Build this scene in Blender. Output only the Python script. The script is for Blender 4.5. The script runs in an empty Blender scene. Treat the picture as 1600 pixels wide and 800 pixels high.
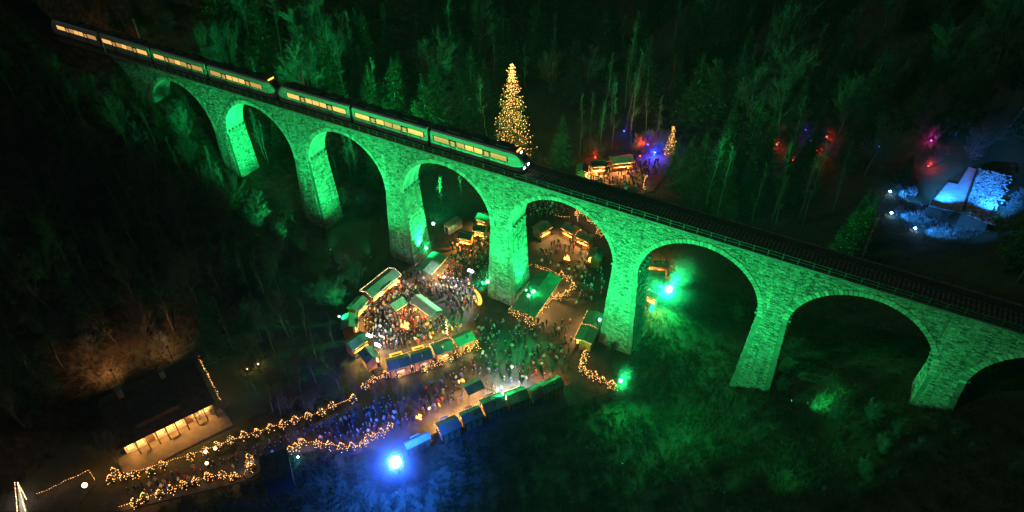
import bpy, bmesh, math, random
import numpy as np
from mathutils import Vector, Matrix
R = random.Random(7)
SC = bpy.context.scene
COL = SC.collection
# ---------------------------------------------------------------- camera
CAM = Vector((55.424, -88.486, 70.085))
CR = Vector((0.8596711, 0.51079403, -0.00741985))
CU = Vector((-0.32569083, 0.55921493, 0.76236746))
CW = Vector((-0.39356204, 0.6529687, -0.64710184))
FPX = 1126.7                      # focal length in pixels of the 1600 px wide photograph
cd = bpy.data.cameras.new('camera'); cam = bpy.data.objects.new('camera', cd); COL.objects.link(cam)
cam.matrix_world = Matrix(((CR.x, CU.x, -CW.x, CAM.x), (CR.y, CU.y, -CW.y, CAM.y), (CR.z, CU.z, -CW.z, CAM.z), (0, 0, 0, 1)))
cd.sensor_width = 36; cd.lens = FPX / 1600 * 36; cd.clip_start = 0.5; cd.clip_end = 2000
SC.camera = cam
# ---------------------------------------------------------------- world: night sky
W = bpy.data.worlds.new('World'); SC.world = W; W.use_nodes = True
nt = W.node_tree; sky = nt.nodes.new('ShaderNodeTexSky'); sky.sky_type = 'NISHITA'; sky.sun_disc = False
sky.sun_elevation = math.radians(6); sky.sun_rotation = math.radians(-60)
bg = nt.nodes['Background']; bg.inputs['Strength'].default_value = 0.0009
nt.links.new(sky.outputs['Color'], bg.inputs['Color'])
sd = bpy.data.lights.new('faint_fill', 'SUN'); sd.energy = 0.11; sd.angle = math.radians(0.5); sd.color = (.9, 1, .92)  # faint fill added to give the dark woods form, no known moon
so = bpy.data.objects.new('faint_fill', sd); COL.objects.link(so)
so.rotation_euler = (math.radians(38), 0, math.radians(-40))
# ---------------------------------------------------------------- exposure, sampling
vs = SC.view_settings; vs.view_transform = 'Standard'; vs.look = 'None'; vs.exposure = 0.0; vs.gamma = 1
SC.render.engine = 'CYCLES'
cy = SC.cycles
cy.use_denoising = True
try: cy.denoiser = 'OPENIMAGEDENOISE'
except Exception: pass
cy.use_light_tree = True
cy.max_bounces = 4; cy.diffuse_bounces = 2; cy.glossy_bounces = 2; cy.transmission_bounces = 2; cy.transparent_max_bounces = 6; cy.volume_bounces = 0
cy.sample_clamp_indirect = 1.5; cy.sample_clamp_direct = 0
cy.caustics_reflective = False; cy.caustics_refractive = False; cy.blur_glossy = 1.0

# ---------------------------------------------------------------- helpers
def G(px, py, z=-30.0):
    """a point of the place at height z, from its position in the survey photograph"""
    d = CW + CR * ((px - 800) / FPX) + CU * ((400 - py) / FPX)
    t = (z - CAM.z) / d.z
    return CAM + d * t
def GY(px, py, y):
    d = CW + CR * ((px - 800) / FPX) + CU * ((400 - py) / FPX)
    return CAM + d * ((y - CAM.y) / d.y)
def PX(p):
    d = Vector(p) - CAM; w = d.dot(CW)
    return 800 + FPX * d.dot(CR) / w, 400 - FPX * d.dot(CU) / w
def sstep(a, b, x):
    t = np.clip((x - a) / (b - a), 0, 1); return t * t * (3 - 2 * t)
def hz(x, y, noise=True):
    """height of the ground: a flat valley floor at -30 between wooded slopes"""
    x = np.asarray(x, float); y = np.asarray(y, float)
    front = sstep(-8, -34, y) ; back = sstep(8, 40, y)
    dl = np.maximum(0, -x - 46)
    left = .1 * dl + .0053 * dl ** 2
    left = np.where(dl > 70, .1 * 70 + .0053 * 4900 + .55 * (dl - 70), left)
    left = left + (.30 * front + .28 * back) * np.minimum(dl, 40)
    dr = np.maximum(0, x - (40 + .55 * np.maximum(0, y - 8) - .12 * np.maximum(0, -y - 8)))
    right = .41 * np.minimum(dr, 75) + .2 * np.maximum(0, dr - 75)
    right = right * (1 - .35 * sstep(-5, -50, y))
    db = np.maximum(0, y - 84 + .12 * x)
    bk = .16 * np.minimum(db, 30) + .45 * np.maximum(0, db - 30)
    h = -30 + left + right + bk
    m = np.minimum(1, (left + right + bk) / 3)
    if noise:
        n = (np.sin(x * .21 + 1.3 * np.sin(y * .13)) * np.cos(y * .19 + np.sin(x * .11)) * .6 + np.sin(x * .53 + y * .31) * .22 + np.sin(x * .91 - y * .77) * .13)
        h = h + n * m + .07 * n
    # railway formation at both ends of the viaduct
    zt = .0248 * x - .55
    k = np.maximum(sstep(-101, -108, x), sstep(106, 113, x)) * sstep(13, 4.5, np.abs(y - 2.6))
    return h * (1 - k) + zt * k
def hzf(x, y): return float(hz(x, y))
class MB:
    def __init__(s): s.v = []; s.f = []; s.m = []
    def add(s, vs, fs, mi=0):
        o = len(s.v); s.v += [tuple(p) for p in vs]; s.f += [tuple(i + o for i in f) for f in fs]; s.m += [mi] * len(fs)
    def quad(s, a, b, c, d, mi=0): s.add([a, b, c, d], [(0, 1, 2, 3)], mi)
    def box(s, c, sz, mi=0, rz=0, M=None):
        hx, hy, hh = sz[0] / 2, sz[1] / 2, sz[2] / 2
        P = [Vector((x, y, z)) for z in (-hh, hh) for y in (-hy, hy) for x in (-hx, hx)]
        T = Matrix.Translation(Vector(c)) @ (M if M is not None else Matrix.Rotation(rz, 4, 'Z'))
        s.add([T @ p for p in P], [(0, 2, 3, 1), (4, 5, 7, 6), (0, 1, 5, 4), (2, 6, 7, 3), (0, 4, 6, 2), (1, 3, 7, 5)], mi)
    def tube(s, a, b, r0, r1, n=6, mi=0, caps=True):
        a = Vector(a); b = Vector(b); d = (b - a)
        if d.length < 1e-6: return
        d.normalize(); u = d.orthogonal().normalized(); w = d.cross(u)
        P = []
        for c, r in ((a, r0), (b, r1)):
            for i in range(n):
                t = 2 * math.pi * i / n; P.append(c + (u * math.cos(t) + w * math.sin(t)) * r)
        F = [(i, (i + 1) % n, n + (i + 1) % n, n + i) for i in range(n)]
        if caps: F += [tuple(range(n - 1, -1, -1)), tuple(range(n, 2 * n))]
        s.add(P, F, mi)
    def lathe(s, prof, n=12, c=(0, 0, 0), mi=0):
        c = Vector(c); P = []; F = []
        for r, z in prof:
            for i in range(n):
                t = 2 * math.pi * i / n; P.append(c + Vector((r * math.cos(t), r * math.sin(t), z)))
        for j in range(len(prof) - 1):
            for i in range(n):
                k = (i + 1) % n; F.append((j * n + i, j * n + k, (j + 1) * n + k, (j + 1) * n + i))
        s.add(P, F, mi)
    def oct(s, c, r, mi=0):
        c = Vector(c)
        P = [c + Vector(q) * r for q in ((1, 0, 0), (-1, 0, 0), (0, 1, 0), (0, -1, 0), (0, 0, 1), (0, 0, -1))]
        s.add(P, [(0, 2, 4), (2, 1, 4), (1, 3, 4), (3, 0, 4), (2, 0, 5), (1, 2, 5), (3, 1, 5), (0, 3, 5)], mi)
    def mesh(s, name, mats, smooth=False):
        me = bpy.data.meshes.new(name); me.from_pydata(s.v, [], s.f)
        for m in (mats if isinstance(mats, (list, tuple)) else [mats]): me.materials.append(m)
        me.polygons.foreach_set('material_index', s.m)
        if smooth: me.polygons.foreach_set('use_smooth', [True] * len(s.f))
        me.update(); return me
    def build(s, name, mats, parent=None, smooth=False, loc=None, rz=0):
        return ob(name, s.mesh(name, mats, smooth), parent, loc, rz)
def ob(name, me, parent=None, loc=None, rz=0):
    o = bpy.data.objects.new(name, me); COL.objects.link(o)
    if parent is not None: o.parent = parent
    if loc is not None: o.location = loc
    if rz: o.rotation_euler = (0, 0, rz)
    return o
def tag(o, label, cat, group=None, kind=None):
    o['label'] = label; o['category'] = cat
    if group: o['group'] = group
    if kind: o['kind'] = kind
    return o
def thing(name, label, cat, loc=(0, 0, 0), rz=0, group=None): return tag(ob(name, None, None, loc, rz), label, cat, group)
def struct(o, kind='structure'): o['kind'] = kind; return o
def copy_tree(o, parent=None):
    c = o.copy(); COL.objects.link(c); c.parent = parent
    for ch in o.children: copy_tree(ch, c)
    return c
def light(kind, loc, power, color, parent=None, name='lamp_light', size=.25, aim=None, angle=None, blend=.6):
    l = bpy.data.lights.new(name, kind); l.energy = power; l.color = color
    l.shadow_soft_size = size
    if angle: l.spot_size = math.radians(angle); l.spot_blend = blend
    o = bpy.data.objects.new(name, l); COL.objects.link(o); o.location = loc
    if aim is not None: o.rotation_euler = (Vector(aim) - Vector(loc)).to_track_quat('-Z', 'Y').to_euler()
    if parent is not None:
        o.parent = parent; o.matrix_parent_inverse = (Matrix.LocRotScale(parent.location, parent.rotation_euler, parent.scale)).inverted()
    return o
# ---------------------------------------------------------------- materials
def mat(name, col, rough=.8, var=.25, scale=1.0, bump=0, bscale=8, col2=None, metal=0, objcol=False, attr=None, coord='Object', spec=.3, detail=5):
    m = bpy.data.materials.new(name); m.use_nodes = True; t = m.node_tree; N = t.nodes; Lk = t.links
    b = N['Principled BSDF']; b.inputs['Roughness'].default_value = rough; b.inputs['Metallic'].default_value = metal
    b.inputs['Specular IOR Level'].default_value = spec
    tc = N.new('ShaderNodeTexCoord')
    nz = N.new('ShaderNodeTexNoise'); nz.inputs['Scale'].default_value = scale; nz.inputs['Detail'].default_value = detail
    nz.inputs['Roughness'].default_value = .65
    Lk.new(tc.outputs[coord], nz.inputs['Vector'])
    rp = N.new('ShaderNodeValToRGB')
    c2 = col2 or [c * (1 - var) for c in col]
    rp.color_ramp.elements[0].position = .36; rp.color_ramp.elements[1].position = .66
    rp.color_ramp.elements[0].color = (*c2, 1); rp.color_ramp.elements[1].color = (*[min(1, c * (1 + (0 if col2 else var))) for c in col], 1)
    Lk.new(nz.outputs['Fac'], rp.inputs['Fac']); out = rp.outputs['Color']
    def mul(a, bsock):
        x = N.new('ShaderNodeMix'); x.data_type = 'RGBA'; x.blend_type = 'MULTIPLY'; x.inputs['Factor'].default_value = 1
        Lk.new(a, x.inputs['A']); Lk.new(bsock, x.inputs['B']); return x.outputs['Result']
    if objcol:
        oi = N.new('ShaderNodeObjectInfo'); out = mul(out, oi.outputs['Color'])
    if attr:
        a = N.new('ShaderNodeAttribute'); a.attribute_name = attr; out = mul(out, a.outputs['Color'])
    Lk.new(out, b.inputs['Base Color'])
    if bump:
        n2 = N.new('ShaderNodeTexNoise'); n2.inputs['Scale'].default_value = bscale; n2.inputs['Detail'].default_value = 4
        Lk.new(tc.outputs[coord], n2.inputs['Vector'])
        bp = N.new('ShaderNodeBump'); bp.inputs['Strength'].default_value = bump; bp.inputs['Distance'].default_value = .15
        Lk.new(n2.outputs['Fac'], bp.inputs['Height']); Lk.new(bp.outputs['Normal'], b.inputs['Normal'])
    return m
def emit(name, col, strength, sampled=False):
    m = bpy.data.materials.new(name); m.use_nodes = True; t = m.node_tree
    b = t.nodes['Principled BSDF']; b.inputs['Base Color'].default_value = (*[c * .5 for c in col], 1)
    b.inputs['Emission Color'].default_value = (*col, 1); b.inputs['Emission Strength'].default_value = strength
    m.cycles.emission_sampling = 'AUTO' if sampled else 'NONE'
    return m
GREEN = (.012, 1.0, .22); WARM = (1.0, .50, .16); AMBER = (1.0, .62, .22); BLUE = (.01, .10, 1.0); WHITE = (.9, .95, 1.0); RED = (1.0, .04, .03); ICE = (.02, .25, 1.0)
M = dict(
    stone=mat('stone', (.36, .35, .32), .85, .15, .9, .5, 5, attr='tone'),
    core=mat('mortar', (.20, .19, .175), .9, .3, .8, .5, 4),
    soffit=mat('soffit_stone', (.33, .32, .30), .85, .3, .5, .3, 3),
    ballast=mat('ballast', (.06, .055, .05), .95, .5, 2.5, .8, 9),
    steel=mat('steel', (.16, .15, .14), .5, .3, 2, metal=.7),
    rail=mat('rail_steel', (.22, .16, .13), .45, .3, 2, metal=.6),
    railing=mat('railing_paint', (.10, .085, .075), .6, .3, 2, metal=.3),
    bark=mat('bark', (.14, .125, .10), .9, .4, .8, .4, 6),
    twig=mat('twigs', (.12, .11, .09), .9, .35, .4),
    needle=mat('needles', (.08, .14, .06), .75, .45, .5),
    firneedle=mat('small_fir_needles', (.06, .10, .045), .75, .4, 2),
    grass=mat('grass', (.13, .16, .065), .85, .45, .22, col2=(.05, .055, .025)),
    frost=mat('frosted_scrub', (.28, .29, .29), .9, .5, .3),
    litneedle=mat('needles_toned_lit', (.20, .19, .07), .75, .4, .5),  # needle colour lightened to gold in place of the bulbs' glow
    leaf=mat('dead_bracken', (.12, .075, .035), .9, .4, .2),
    wood=mat('stall_planks', (.42, .23, .08), .7, .35, 1.2, .2, 8),
    darkwood=mat('dark_timber', (.09, .055, .035), .8, .3, 1),
    roofg=mat('green_roof_felt', (.20, .30, .21), .6, .22, .6, .1, 6),
    roofpale=mat('pale_roof_felt', (.40, .40, .34), .6, .2, .6, .1, 6),  # real pale panels, also slopes paled in place of warm light
    roofdark=mat('house_shingle', (.055, .042, .036), .85, .4, 1.2, .4, 5),
    plaster=mat('plaster', (.62, .55, .44), .85, .15, .8),
    canvas=mat('canvas', (.55, .56, .55), .7, .12, .8),
    paving=mat('market_gravel', (.060, .052, .044), .9, .4, .35, .5, 6),
    tarmac=mat('path_tarmac', (.07, .065, .06), .9, .3, .5, .3, 6),
    deckmat=mat('timber_deck', (.16, .15, .12), .75, .25, 1.1, .2, 6),
    metaldark=mat('black_metal', (.03, .03, .032), .5, .2, 2, metal=.4),
    trainb=mat('train_body', (.60, .60, .58), .38, .06, .4, spec=.5),
    trainred=mat('train_stripe', (.30, .30, .29), .4, .06, .4, spec=.5),
    trainroof=mat('train_roof', (.07, .07, .07), .75, .3, 1),
    traindark=mat('train_underframe', (.025, .024, .023), .8, .3, 1),
    glass=mat('dark_glass', (.02, .022, .025), .15, .1, 1, spec=.6),
    skin=mat('skin', (.55, .36, .27), .6, .1, 3),
    jacket=mat('jacket', (1, 1, 1), .8, .15, 3, objcol=True),
    trousers=mat('trousers', (.035, .037, .05), .85, .3, 3),
    hair=mat('hat', (.07, .05, .04), .9, .3, 3),
    rock=mat('frosted_rubble', (.52, .53, .54), .85, .45, .9, .8, 3),
    slab=mat('frosted_slab', (.50, .51, .53), .8, .2, .5, .2, 3),
    e_win=emit('train_window_light', (1.0, .50, .13), 1.15, True),
    e_win2=emit('train_window_dim', (1.0, .46, .14), .6, True),
    e_head=emit('headlight', (1, .95, .9), 14), e_amber=emit('destination_display', (1, .35, .04), 3.5), e_tail=emit('tail_light', (1, .02, .01), 3),
    e_bulb=emit('warm_bulb', (1.0, .43, .12), 4.5), e_bulbw=emit('white_bulb', (1.0, .62, .30), 7),
    e_stall=emit('stall_lamp', (1.0, .52, .14), 5, False), e_white=emit('white_lamp', (.95, .97, 1), 40), e_globe=emit('globe_lamp', (1, .72, .3), 5),
    e_green=emit('green_flood_lens', (.16, 1, .45), 9), e_blue=emit('blue_flood_lens', (.35, .6, 1), 60), e_fire=emit('fire', (1, .20, .04), 9),
    e_greendim=emit('dimmed_flood_lens', (.1, 1, .35), 1.2), e_bluept=emit('blue_lens', (.08, .12, 1), 7),  # green lens kept dim so the wash fixtures don't show as dots
    e_red=emit('red_lens', (1, .08, .05), 9), e_purple=emit('purple_lens', (.8, .05, 1), 8), e_ice=emit('ice_lens', (.4, .65, 1), 40),
    e_house=emit('lit_window', (1, .55, .16), 1.8, True), e_amberroof=emit('awning_crescent_glow', (1, .50, .06), 1.6, False),
)
def ground_mat():
    m = mat('ground', (.085, .095, .045), .95, .4, .06, .9, 1.1, col2=(.045, .048, .026), detail=10)
    t = m.node_tree; N = t.nodes; Lk = t.links; b = N['Principled BSDF']
    src = b.inputs['Base Color'].links[0].from_socket
    tc = N.new('ShaderNodeTexCoord'); nz = N.new('ShaderNodeTexNoise'); nz.inputs['Scale'].default_value = .035; nz.inputs['Detail'].default_value = 8
    Lk.new(tc.outputs['Object'], nz.inputs['Vector'])
    a = N.new('ShaderNodeAttribute'); a.attribute_name = 'litter'
    ad = N.new('ShaderNodeMath'); ad.operation = 'MULTIPLY_ADD'; ad.inputs[1].default_value = 1.2; ad.inputs[2].default_value = -.55
    Lk.new(nz.outputs['Fac'], ad.inputs[0])
    s2 = N.new('ShaderNodeMath'); s2.operation = 'ADD'; s2.use_clamp = True
    Lk.new(ad.outputs[0], s2.inputs[0]); Lk.new(a.outputs['Fac'], s2.inputs[1])
    n3 = N.new('ShaderNodeTexNoise'); n3.inputs['Scale'].default_value = .8; n3.inputs['Detail'].default_value = 10; Lk.new(tc.outputs['Object'], n3.inputs['Vector'])
    rp = N.new('ShaderNodeValToRGB'); rp.color_ramp.elements[0].color = (.05, .03, .018, 1); rp.color_ramp.elements[1].color = (.26, .14, .06, 1)
    rp.color_ramp.elements[0].position = .35; rp.color_ramp.elements[1].position = .65
    Lk.new(n3.outputs['Fac'], rp.inputs['Fac'])
    x = N.new('ShaderNodeMix'); x.data_type = 'RGBA'; Lk.new(s2.outputs[0], x.inputs['Factor']); Lk.new(src, x.inputs['A']); Lk.new(rp.outputs['Color'], x.inputs['B'])
    Lk.new(x.outputs['Result'], b.inputs['Base Color'])
    return m
M['ground'] = ground_mat()
def streaks(m):
    """vertical lime and water stains on the masonry"""
    t = m.node_tree; N = t.nodes; Lk = t.links; b = N['Principled BSDF']; src = b.inputs['Base Color'].links[0].from_socket
    tc = N.new('ShaderNodeTexCoord'); mp = N.new('ShaderNodeMapping'); mp.inputs['Scale'].default_value = (1.1, 1.1, .07); Lk.new(tc.outputs['Object'], mp.inputs['Vector'])
    nz = N.new('ShaderNodeTexNoise'); nz.inputs['Scale'].default_value = 1.0; nz.inputs['Detail'].default_value = 3; Lk.new(mp.outputs['Vector'], nz.inputs['Vector'])
    rp = N.new('ShaderNodeValToRGB'); E_ = rp.color_ramp.elements
    E_[0].position = .30; E_[0].color = (.55, .55, .52, 1); E_[1].position = .44; E_[1].color = (1, 1, 1, 1)
    x_ = E_.new(.63); x_.color = (1, 1, 1, 1); y_ = E_.new(.74); y_.color = (1.6, 1.6, 1.55, 1)
    Lk.new(nz.outputs['Fac'], rp.inputs['Fac'])
    x = N.new('ShaderNodeMix'); x.data_type = 'RGBA'; x.blend_type = 'MULTIPLY'; x.inputs['Factor'].default_value = 1
    Lk.new(src, x.inputs['A']); Lk.new(rp.outputs['Color'], x.inputs['B']); Lk.new(x.outputs['Result'], b.inputs['Base Color'])
streaks(M['stone']); streaks(M['soffit'])
def translucent(m, k=.3):
    t = m.node_tree; N = t.nodes; Lk = t.links; b = N['Principled BSDF']; src = b.inputs['Base Color'].links[0].from_socket
    tr = N.new('ShaderNodeBsdfTranslucent'); Lk.new(src, tr.inputs['Color']); mx = N.new('ShaderNodeMixShader'); mx.inputs[0].default_value = k
    Lk.new(b.outputs['BSDF'], mx.inputs[1]); Lk.new(tr.outputs['BSDF'], mx.inputs[2]); Lk.new(mx.outputs['Shader'], N['Material Output'].inputs['Surface'])
for k_ in ('needle', 'firneedle', 'litneedle', 'grass', 'leaf'): translucent(M[k_])
# ---------------------------------------------------------------- ground
def make_ground():
    xs = np.concatenate([np.arange(-420, -140, 9.0), np.arange(-140, 120, 1.6), np.arange(120, 400, 9.0)])
    ys = np.concatenate([np.arange(-190, -95, 8.0), np.arange(-95, 120, 1.6), np.arange(120, 480, 9.0)])
    X, Y = np.meshgrid(xs, ys); Z = hz(X, Y)
    nx, ny = len(xs), len(ys)
    V = np.stack([X, Y, Z], -1).reshape(-1, 3)
    i = np.arange(nx * ny).reshape(ny, nx)
    F = np.stack([i[:-1, :-1], i[:-1, 1:], i[1:, 1:], i[1:, :-1]], -1).reshape(-1, 4)
    me = bpy.data.meshes.new('ground'); me.from_pydata(V.tolist(), [], F.tolist()); me.materials.append(M['ground'])
    me.polygons.foreach_set('use_smooth', [True] * len(F))
    at = me.attributes.new('litter', 'FLOAT', 'POINT')
    x, y = V[:, 0], V[:, 1]
    lit = sstep(-43, -52, x) * .55 + sstep(90, 120, y) * .25 + sstep(-104, -110, x) * .3
    at.data.foreach_set('value', lit.astype(np.float32))
    struct(ob('ground', me))
make_ground()
def sheet(name, pts, z, m, th=.05):
    """a thin slab following a polygon on the flat valley floor"""
    mb = MB(); n = len(pts)
    mb.add([(p[0], p[1], z + th) for p in pts] + [(p[0], p[1], z - .3) for p in pts], [tuple(range(n))] + [(i, (i + 1) % n, n + (i + 1) % n, n + i)[::-1] for i in range(n)])
    return struct(mb.build(name, m))
def ccw(P):
    a = sum(P[i][0] * P[(i + 1) % len(P)][1] - P[(i + 1) % len(P)][0] * P[i][1] for i in range(len(P)))
    return P if a > 0 else P[::-1]
FLOOR = ccw([G(*p) for p in [(540, 520), (560, 460), (600, 405), (680, 345), (760, 325), (840, 300), (940, 290), (1000, 330), (985, 420), (960, 520), (950, 615), (880, 640), (700, 690), (610, 690), (560, 640), (590, 590)]])
sheet('market_floor', FLOOR, -30, M['paving'], .13)
sheet('path', ccw([G(*p) for p in [(150, 800), (180, 765), (330, 722), (470, 672), (600, 610), (640, 600), (640, 690), (550, 712), (500, 704), (440, 715), (385, 752), (250, 785), (190, 800)]]), -30, M['tarmac'], .17)
sheet('pavement', ccw([G(*p) for p in [(875, 275), (985, 245), (1040, 240), (1050, 262), (1020, 300), (960, 315), (880, 300)]]), -30, M['tarmac'], .21)
# ---------------------------------------------------------------- viaduct
L_, A_, D_, B_, BT, FB, SL = 24.6, 10.015, 1.798, 9.575, .0489, .0262, .0248
BW = 4.3      # width of the masonry at deck level
def deckz(s): return SL * s
def yfront(s, z): return -FB * max(0, deckz(s) - z)
def yback(s, z): return BW + FB * max(0, deckz(s) - z)
def half(dc, ex=0):
    """half width of an arch opening at depth dc below the deck"""
    a, b, d = A_ + ex, B_ + ex, D_ - ex
    if dc <= d: return 0
    if dc < d + b: return a * math.sqrt(max(0, 1 - ((d + b - dc) / b) ** 2))
    return a - BT * (dc - d - b)
bridge = thing('railway_viaduct', 'tall stone railway viaduct with round arches, floodlit green, crossing the valley', 'viaduct')
def stone_tone(me, n, per):
    at = me.attributes.new('tone', 'FLOAT_COLOR', 'FACE'); r = random.Random(3); o = []
    for i in range(n):
        v = r.choice((.45, .7, .85, .95, 1.0, 1.05, 1.2)) * r.uniform(.85, 1.1)
        o += [v, v * r.uniform(.96, 1), v * r.uniform(.9, 1), 1] * per
    at.data.foreach_set('color', o)
def arch_out(sc, side, n=26, foot=-60):
    """right (side=1) or left half outline of the opening centred at sc: crown, springing, foot"""
    P = []
    zc = deckz(sc)
    for i in range(n + 1):
        t = math.pi / 2 * i / n
        P.append((sc + side * A_ * math.sin(t), zc - D_ - B_ + B_ * math.cos(t)))
    zs = zc - D_ - B_
    for i in range(1, 9):
        z = zs - (zs - foot) * i / 8
        P.append((sc + side * (A_ - BT * (zs - z)), z))
    return P
centres = [(k - 4.5) * L_ for k in range(1, 10)]
nstone = 0
def pier(k):
    """masonry between the crowns of two neighbouring arches"""
    s0 = (k - 4) * L_; foot = hzf(s0, 2) - 4
    lo = arch_out(s0 - L_ / 2, 1, foot=foot) if k > 0 else None
    ro = arch_out(s0 + L_ / 2, -1, foot=foot) if k < 9 else None
    if lo is None: lo = [(-107.5, z) for _, z in ro]
    if ro is None: ro = [(131.0, z) for _, z in lo]
    mb = MB(); n = len(lo)
    Lr = [(lo[0][0], deckz(lo[0][0]) - .02)] + lo; Rr = [(ro[0][0], deckz(ro[0][0]) - .02)] + ro
    for i in range(n):
        for fy, flip in ((yfront, 0), (yback, 1)):
            q = [(s, fy(s, z), z) for s, z in (Lr[i], Rr[i], Rr[i + 1], Lr[i + 1])]
            mb.quad(*(q if flip else q[::-1]), 0)
    mb2 = []
    for P, sg in ((Lr, 1), (Rr, -1)):
        for i in range(1, n):
            q = [(P[i][0], yfront(*P[i]), P[i][1]), (P[i + 1][0], yfront(*P[i + 1]), P[i + 1][1]), (P[i + 1][0], yback(*P[i + 1]), P[i + 1][1]), (P[i][0], yback(*P[i]), P[i][1])]
            mb.quad(*(q if sg > 0 else q[::-1]), 1)
    return mb.build('pier' if 0 < k < 9 else 'abutment', [M['core'], M['soffit']], bridge)
for k in range(0, 10): pier(k)
# facing stones, course by course
CH = .30
def facing():
    mb = MB(); rr = random.Random(11); cnt = 0
    def stone(o, du, dn, w, h):
        """o: lower-left corner; du: along; dn: outward"""
        nonlocal cnt
        g = .018; pr = rr.uniform(.03, .13); up = Vector((0, 0, 1)); ins = .03
        t = [rr.uniform(-.025, .025) for _ in range(4)]
        c0 = o + du * g + up * g; c1 = o + du * (w - g) + up * g; c2 = o + du * (w - g) + up * (h - g); c3 = o + du * g + up * (h - g)
        f = [c + dn * (pr + tt) for c, tt in zip((c0 + du * ins, c1 - du * ins, c2 - du * ins - up * .02, c3 + du * ins - up * .02), t)]
        b = [c - dn * .02 for c in (c0, c1, c2, c3)]
        mb.add(f + b, [(0, 1, 2, 3), (4, 5, 1, 0), (5, 6, 2, 1), (6, 7, 3, 2), (7, 4, 0, 3)]); cnt += 1
    nc = int(34 / CH)
    for ci in range(nc):
        d0 = .18 + ci * CH; dm = d0 + CH / 2
        hw = half(dm, .72)
        for k in range(0, 10):
            s0 = (k - 4) * L_
            a = -107 if k == 0 else s0 - L_ / 2 + hw
            b = 130 if k == 9 else s0 + L_ / 2 - hw
            s = a
            while s < b - .05:
                w = rr.uniform(.35, .85)
                if b - s - w < .3: w = b - s
                sm = s + w / 2; z = deckz(sm) - d0 - CH
                if z + CH > hzf(sm, -1) - .6:
                    stone(Vector((s, -FB * (dm), z)), Vector((1, 0, SL)), Vector((0, -1, 0)), w, CH)
                s += w
    # the flanks of the piers below the springing
    for k in range(1, 9):
        s0 = (k - 4) * L_
        for sg in (1, -1):
            for ci in range(nc):
                dm = D_ + B_ + .25 + ci * CH
                x = s0 + sg * (L_ / 2 - half(dm)); z = deckz(s0 + sg * L_ / 2) - dm - CH / 2
                if z + CH < hzf(x, 2) - .6: break
                y0 = -FB * dm; y1 = BW + FB * dm; y = y0 + rr.uniform(-.3, 0)
                y = y0
                while y < y1 - .05:
                    w = rr.uniform(.35, .85)
                    if y1 - y - w < .35: w = y1 - y
                    if sg > 0: stone(Vector((x, y, z)), Vector((0, 1, 0)), Vector((1, 0, 0)), w, CH)
                    else: stone(Vector((x, y + w, z)), Vector((0, -1, 0)), Vector((-1, 0, 0)), w, CH)
                    y += w
    me = mb.mesh('facing_stones', M['stone']); stone_tone(me, cnt, 5)
    o = ob('facing_stones', me, bridge); o['kind'] = 'stuff'
facing()
# arch rings: wedge stones
def voussoir_mesh(seed):
    r = random.Random(seed); mb = MB(); w = .30; h = .82 * r.uniform(.85, 1.12); pr = .13
    t = [r.uniform(-.03, .03) for _ in range(4)]
    f = [(-w + .03, -pr + t[0], .02), (w - .03, -pr + t[1], .02), (w * 1.06 - .02, -pr + t[2], h), (-w * 1.06 + .02, -pr + t[3], h)]
    b = [(-w + .01, .1, 0), (w - .01, .1, 0), (w * 1.06, .1, h + .01), (-w * 1.06, .1, h + .01)]
    mb.add(f + b, [(0, 1, 2, 3), (4, 5, 1, 0), (5, 6, 2, 1), (6, 7, 3, 2), (7, 4, 0, 3)])
    me = mb.mesh('voussoir', M['stone']); at = me.attributes.new('tone', 'FLOAT_COLOR', 'FACE')
    v = r.choice((.6, .75, .95, 1.1, 1.25, 1.4)); at.data.foreach_set('color', [v, v, v * .95, 1] * 5)
    return me
VM = [voussoir_mesh(i) for i in range(14)]
rv = random.Random(5)
for k in range(1, 10):
    sc = centres[k - 1]; zs = deckz(sc) - D_ - B_
    n = int(math.pi * (A_ + B_) / 2 / .62)
    single = k in (4, 5, 6, 7, 8)
    if single:
        ring = MB(); ring.box((sc, BW + .15, zs + B_ + .45), (.7, .3, .8))
        ringo = ring.build('arch_ring', M['soffit'], bridge)
    bits = []
    for i in range(n):
        t = math.pi * (i + .5) / n
        x = sc - A_ * math.cos(t); z = zs + B_ * math.sin(t)
        nrm = Vector((-B_ * math.cos(t), 0, A_ * math.sin(t))).normalized()
        yy = -FB * (deckz(sc) - z)
        rot = Matrix.Rotation(math.atan2(nrm.x, nrm.z), 4, 'Y')
        T = Matrix.Translation((x, yy, z)) @ rot
        me = VM[rv.randrange(len(VM))]
        if single:
            o = ob('voussoir', me, ringo); o.matrix_local = T
        else: bits.append((me, T))
    if bits:
        mb = MB(); tones = []
        for me, T in bits:
            mb.add([T @ v.co for v in me.vertices], [tuple(p.vertices) for p in me.polygons])
            c = me.attributes['tone'].data[0].color; tones += list(c) * 5
        me = mb.mesh('arch_ring', M['stone']); at = me.attributes.new('tone', 'FLOAT_COLOR', 'FACE'); at.data.foreach_set('color', tones)
        ob('arch_ring', me, bridge)['kind'] = 'stuff'
# corbels at the springing of every arch
cm = MB(); cm.box((0, 0, 0), (.55, .5, .42)); cmesh = cm.mesh('corbel', M['core'])
for k in range(1, 9):
    s0 = (k - 4) * L_
    for sg in (1, -1):
        z = deckz(s0 + sg * L_ / 2) - D_ - B_ + .3; x = s0 + sg * (L_ / 2 - A_)
        for j in range(5): ob('corbel', cmesh, bridge, (x + sg * .16, .15 + j * 1.0, z))
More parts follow.
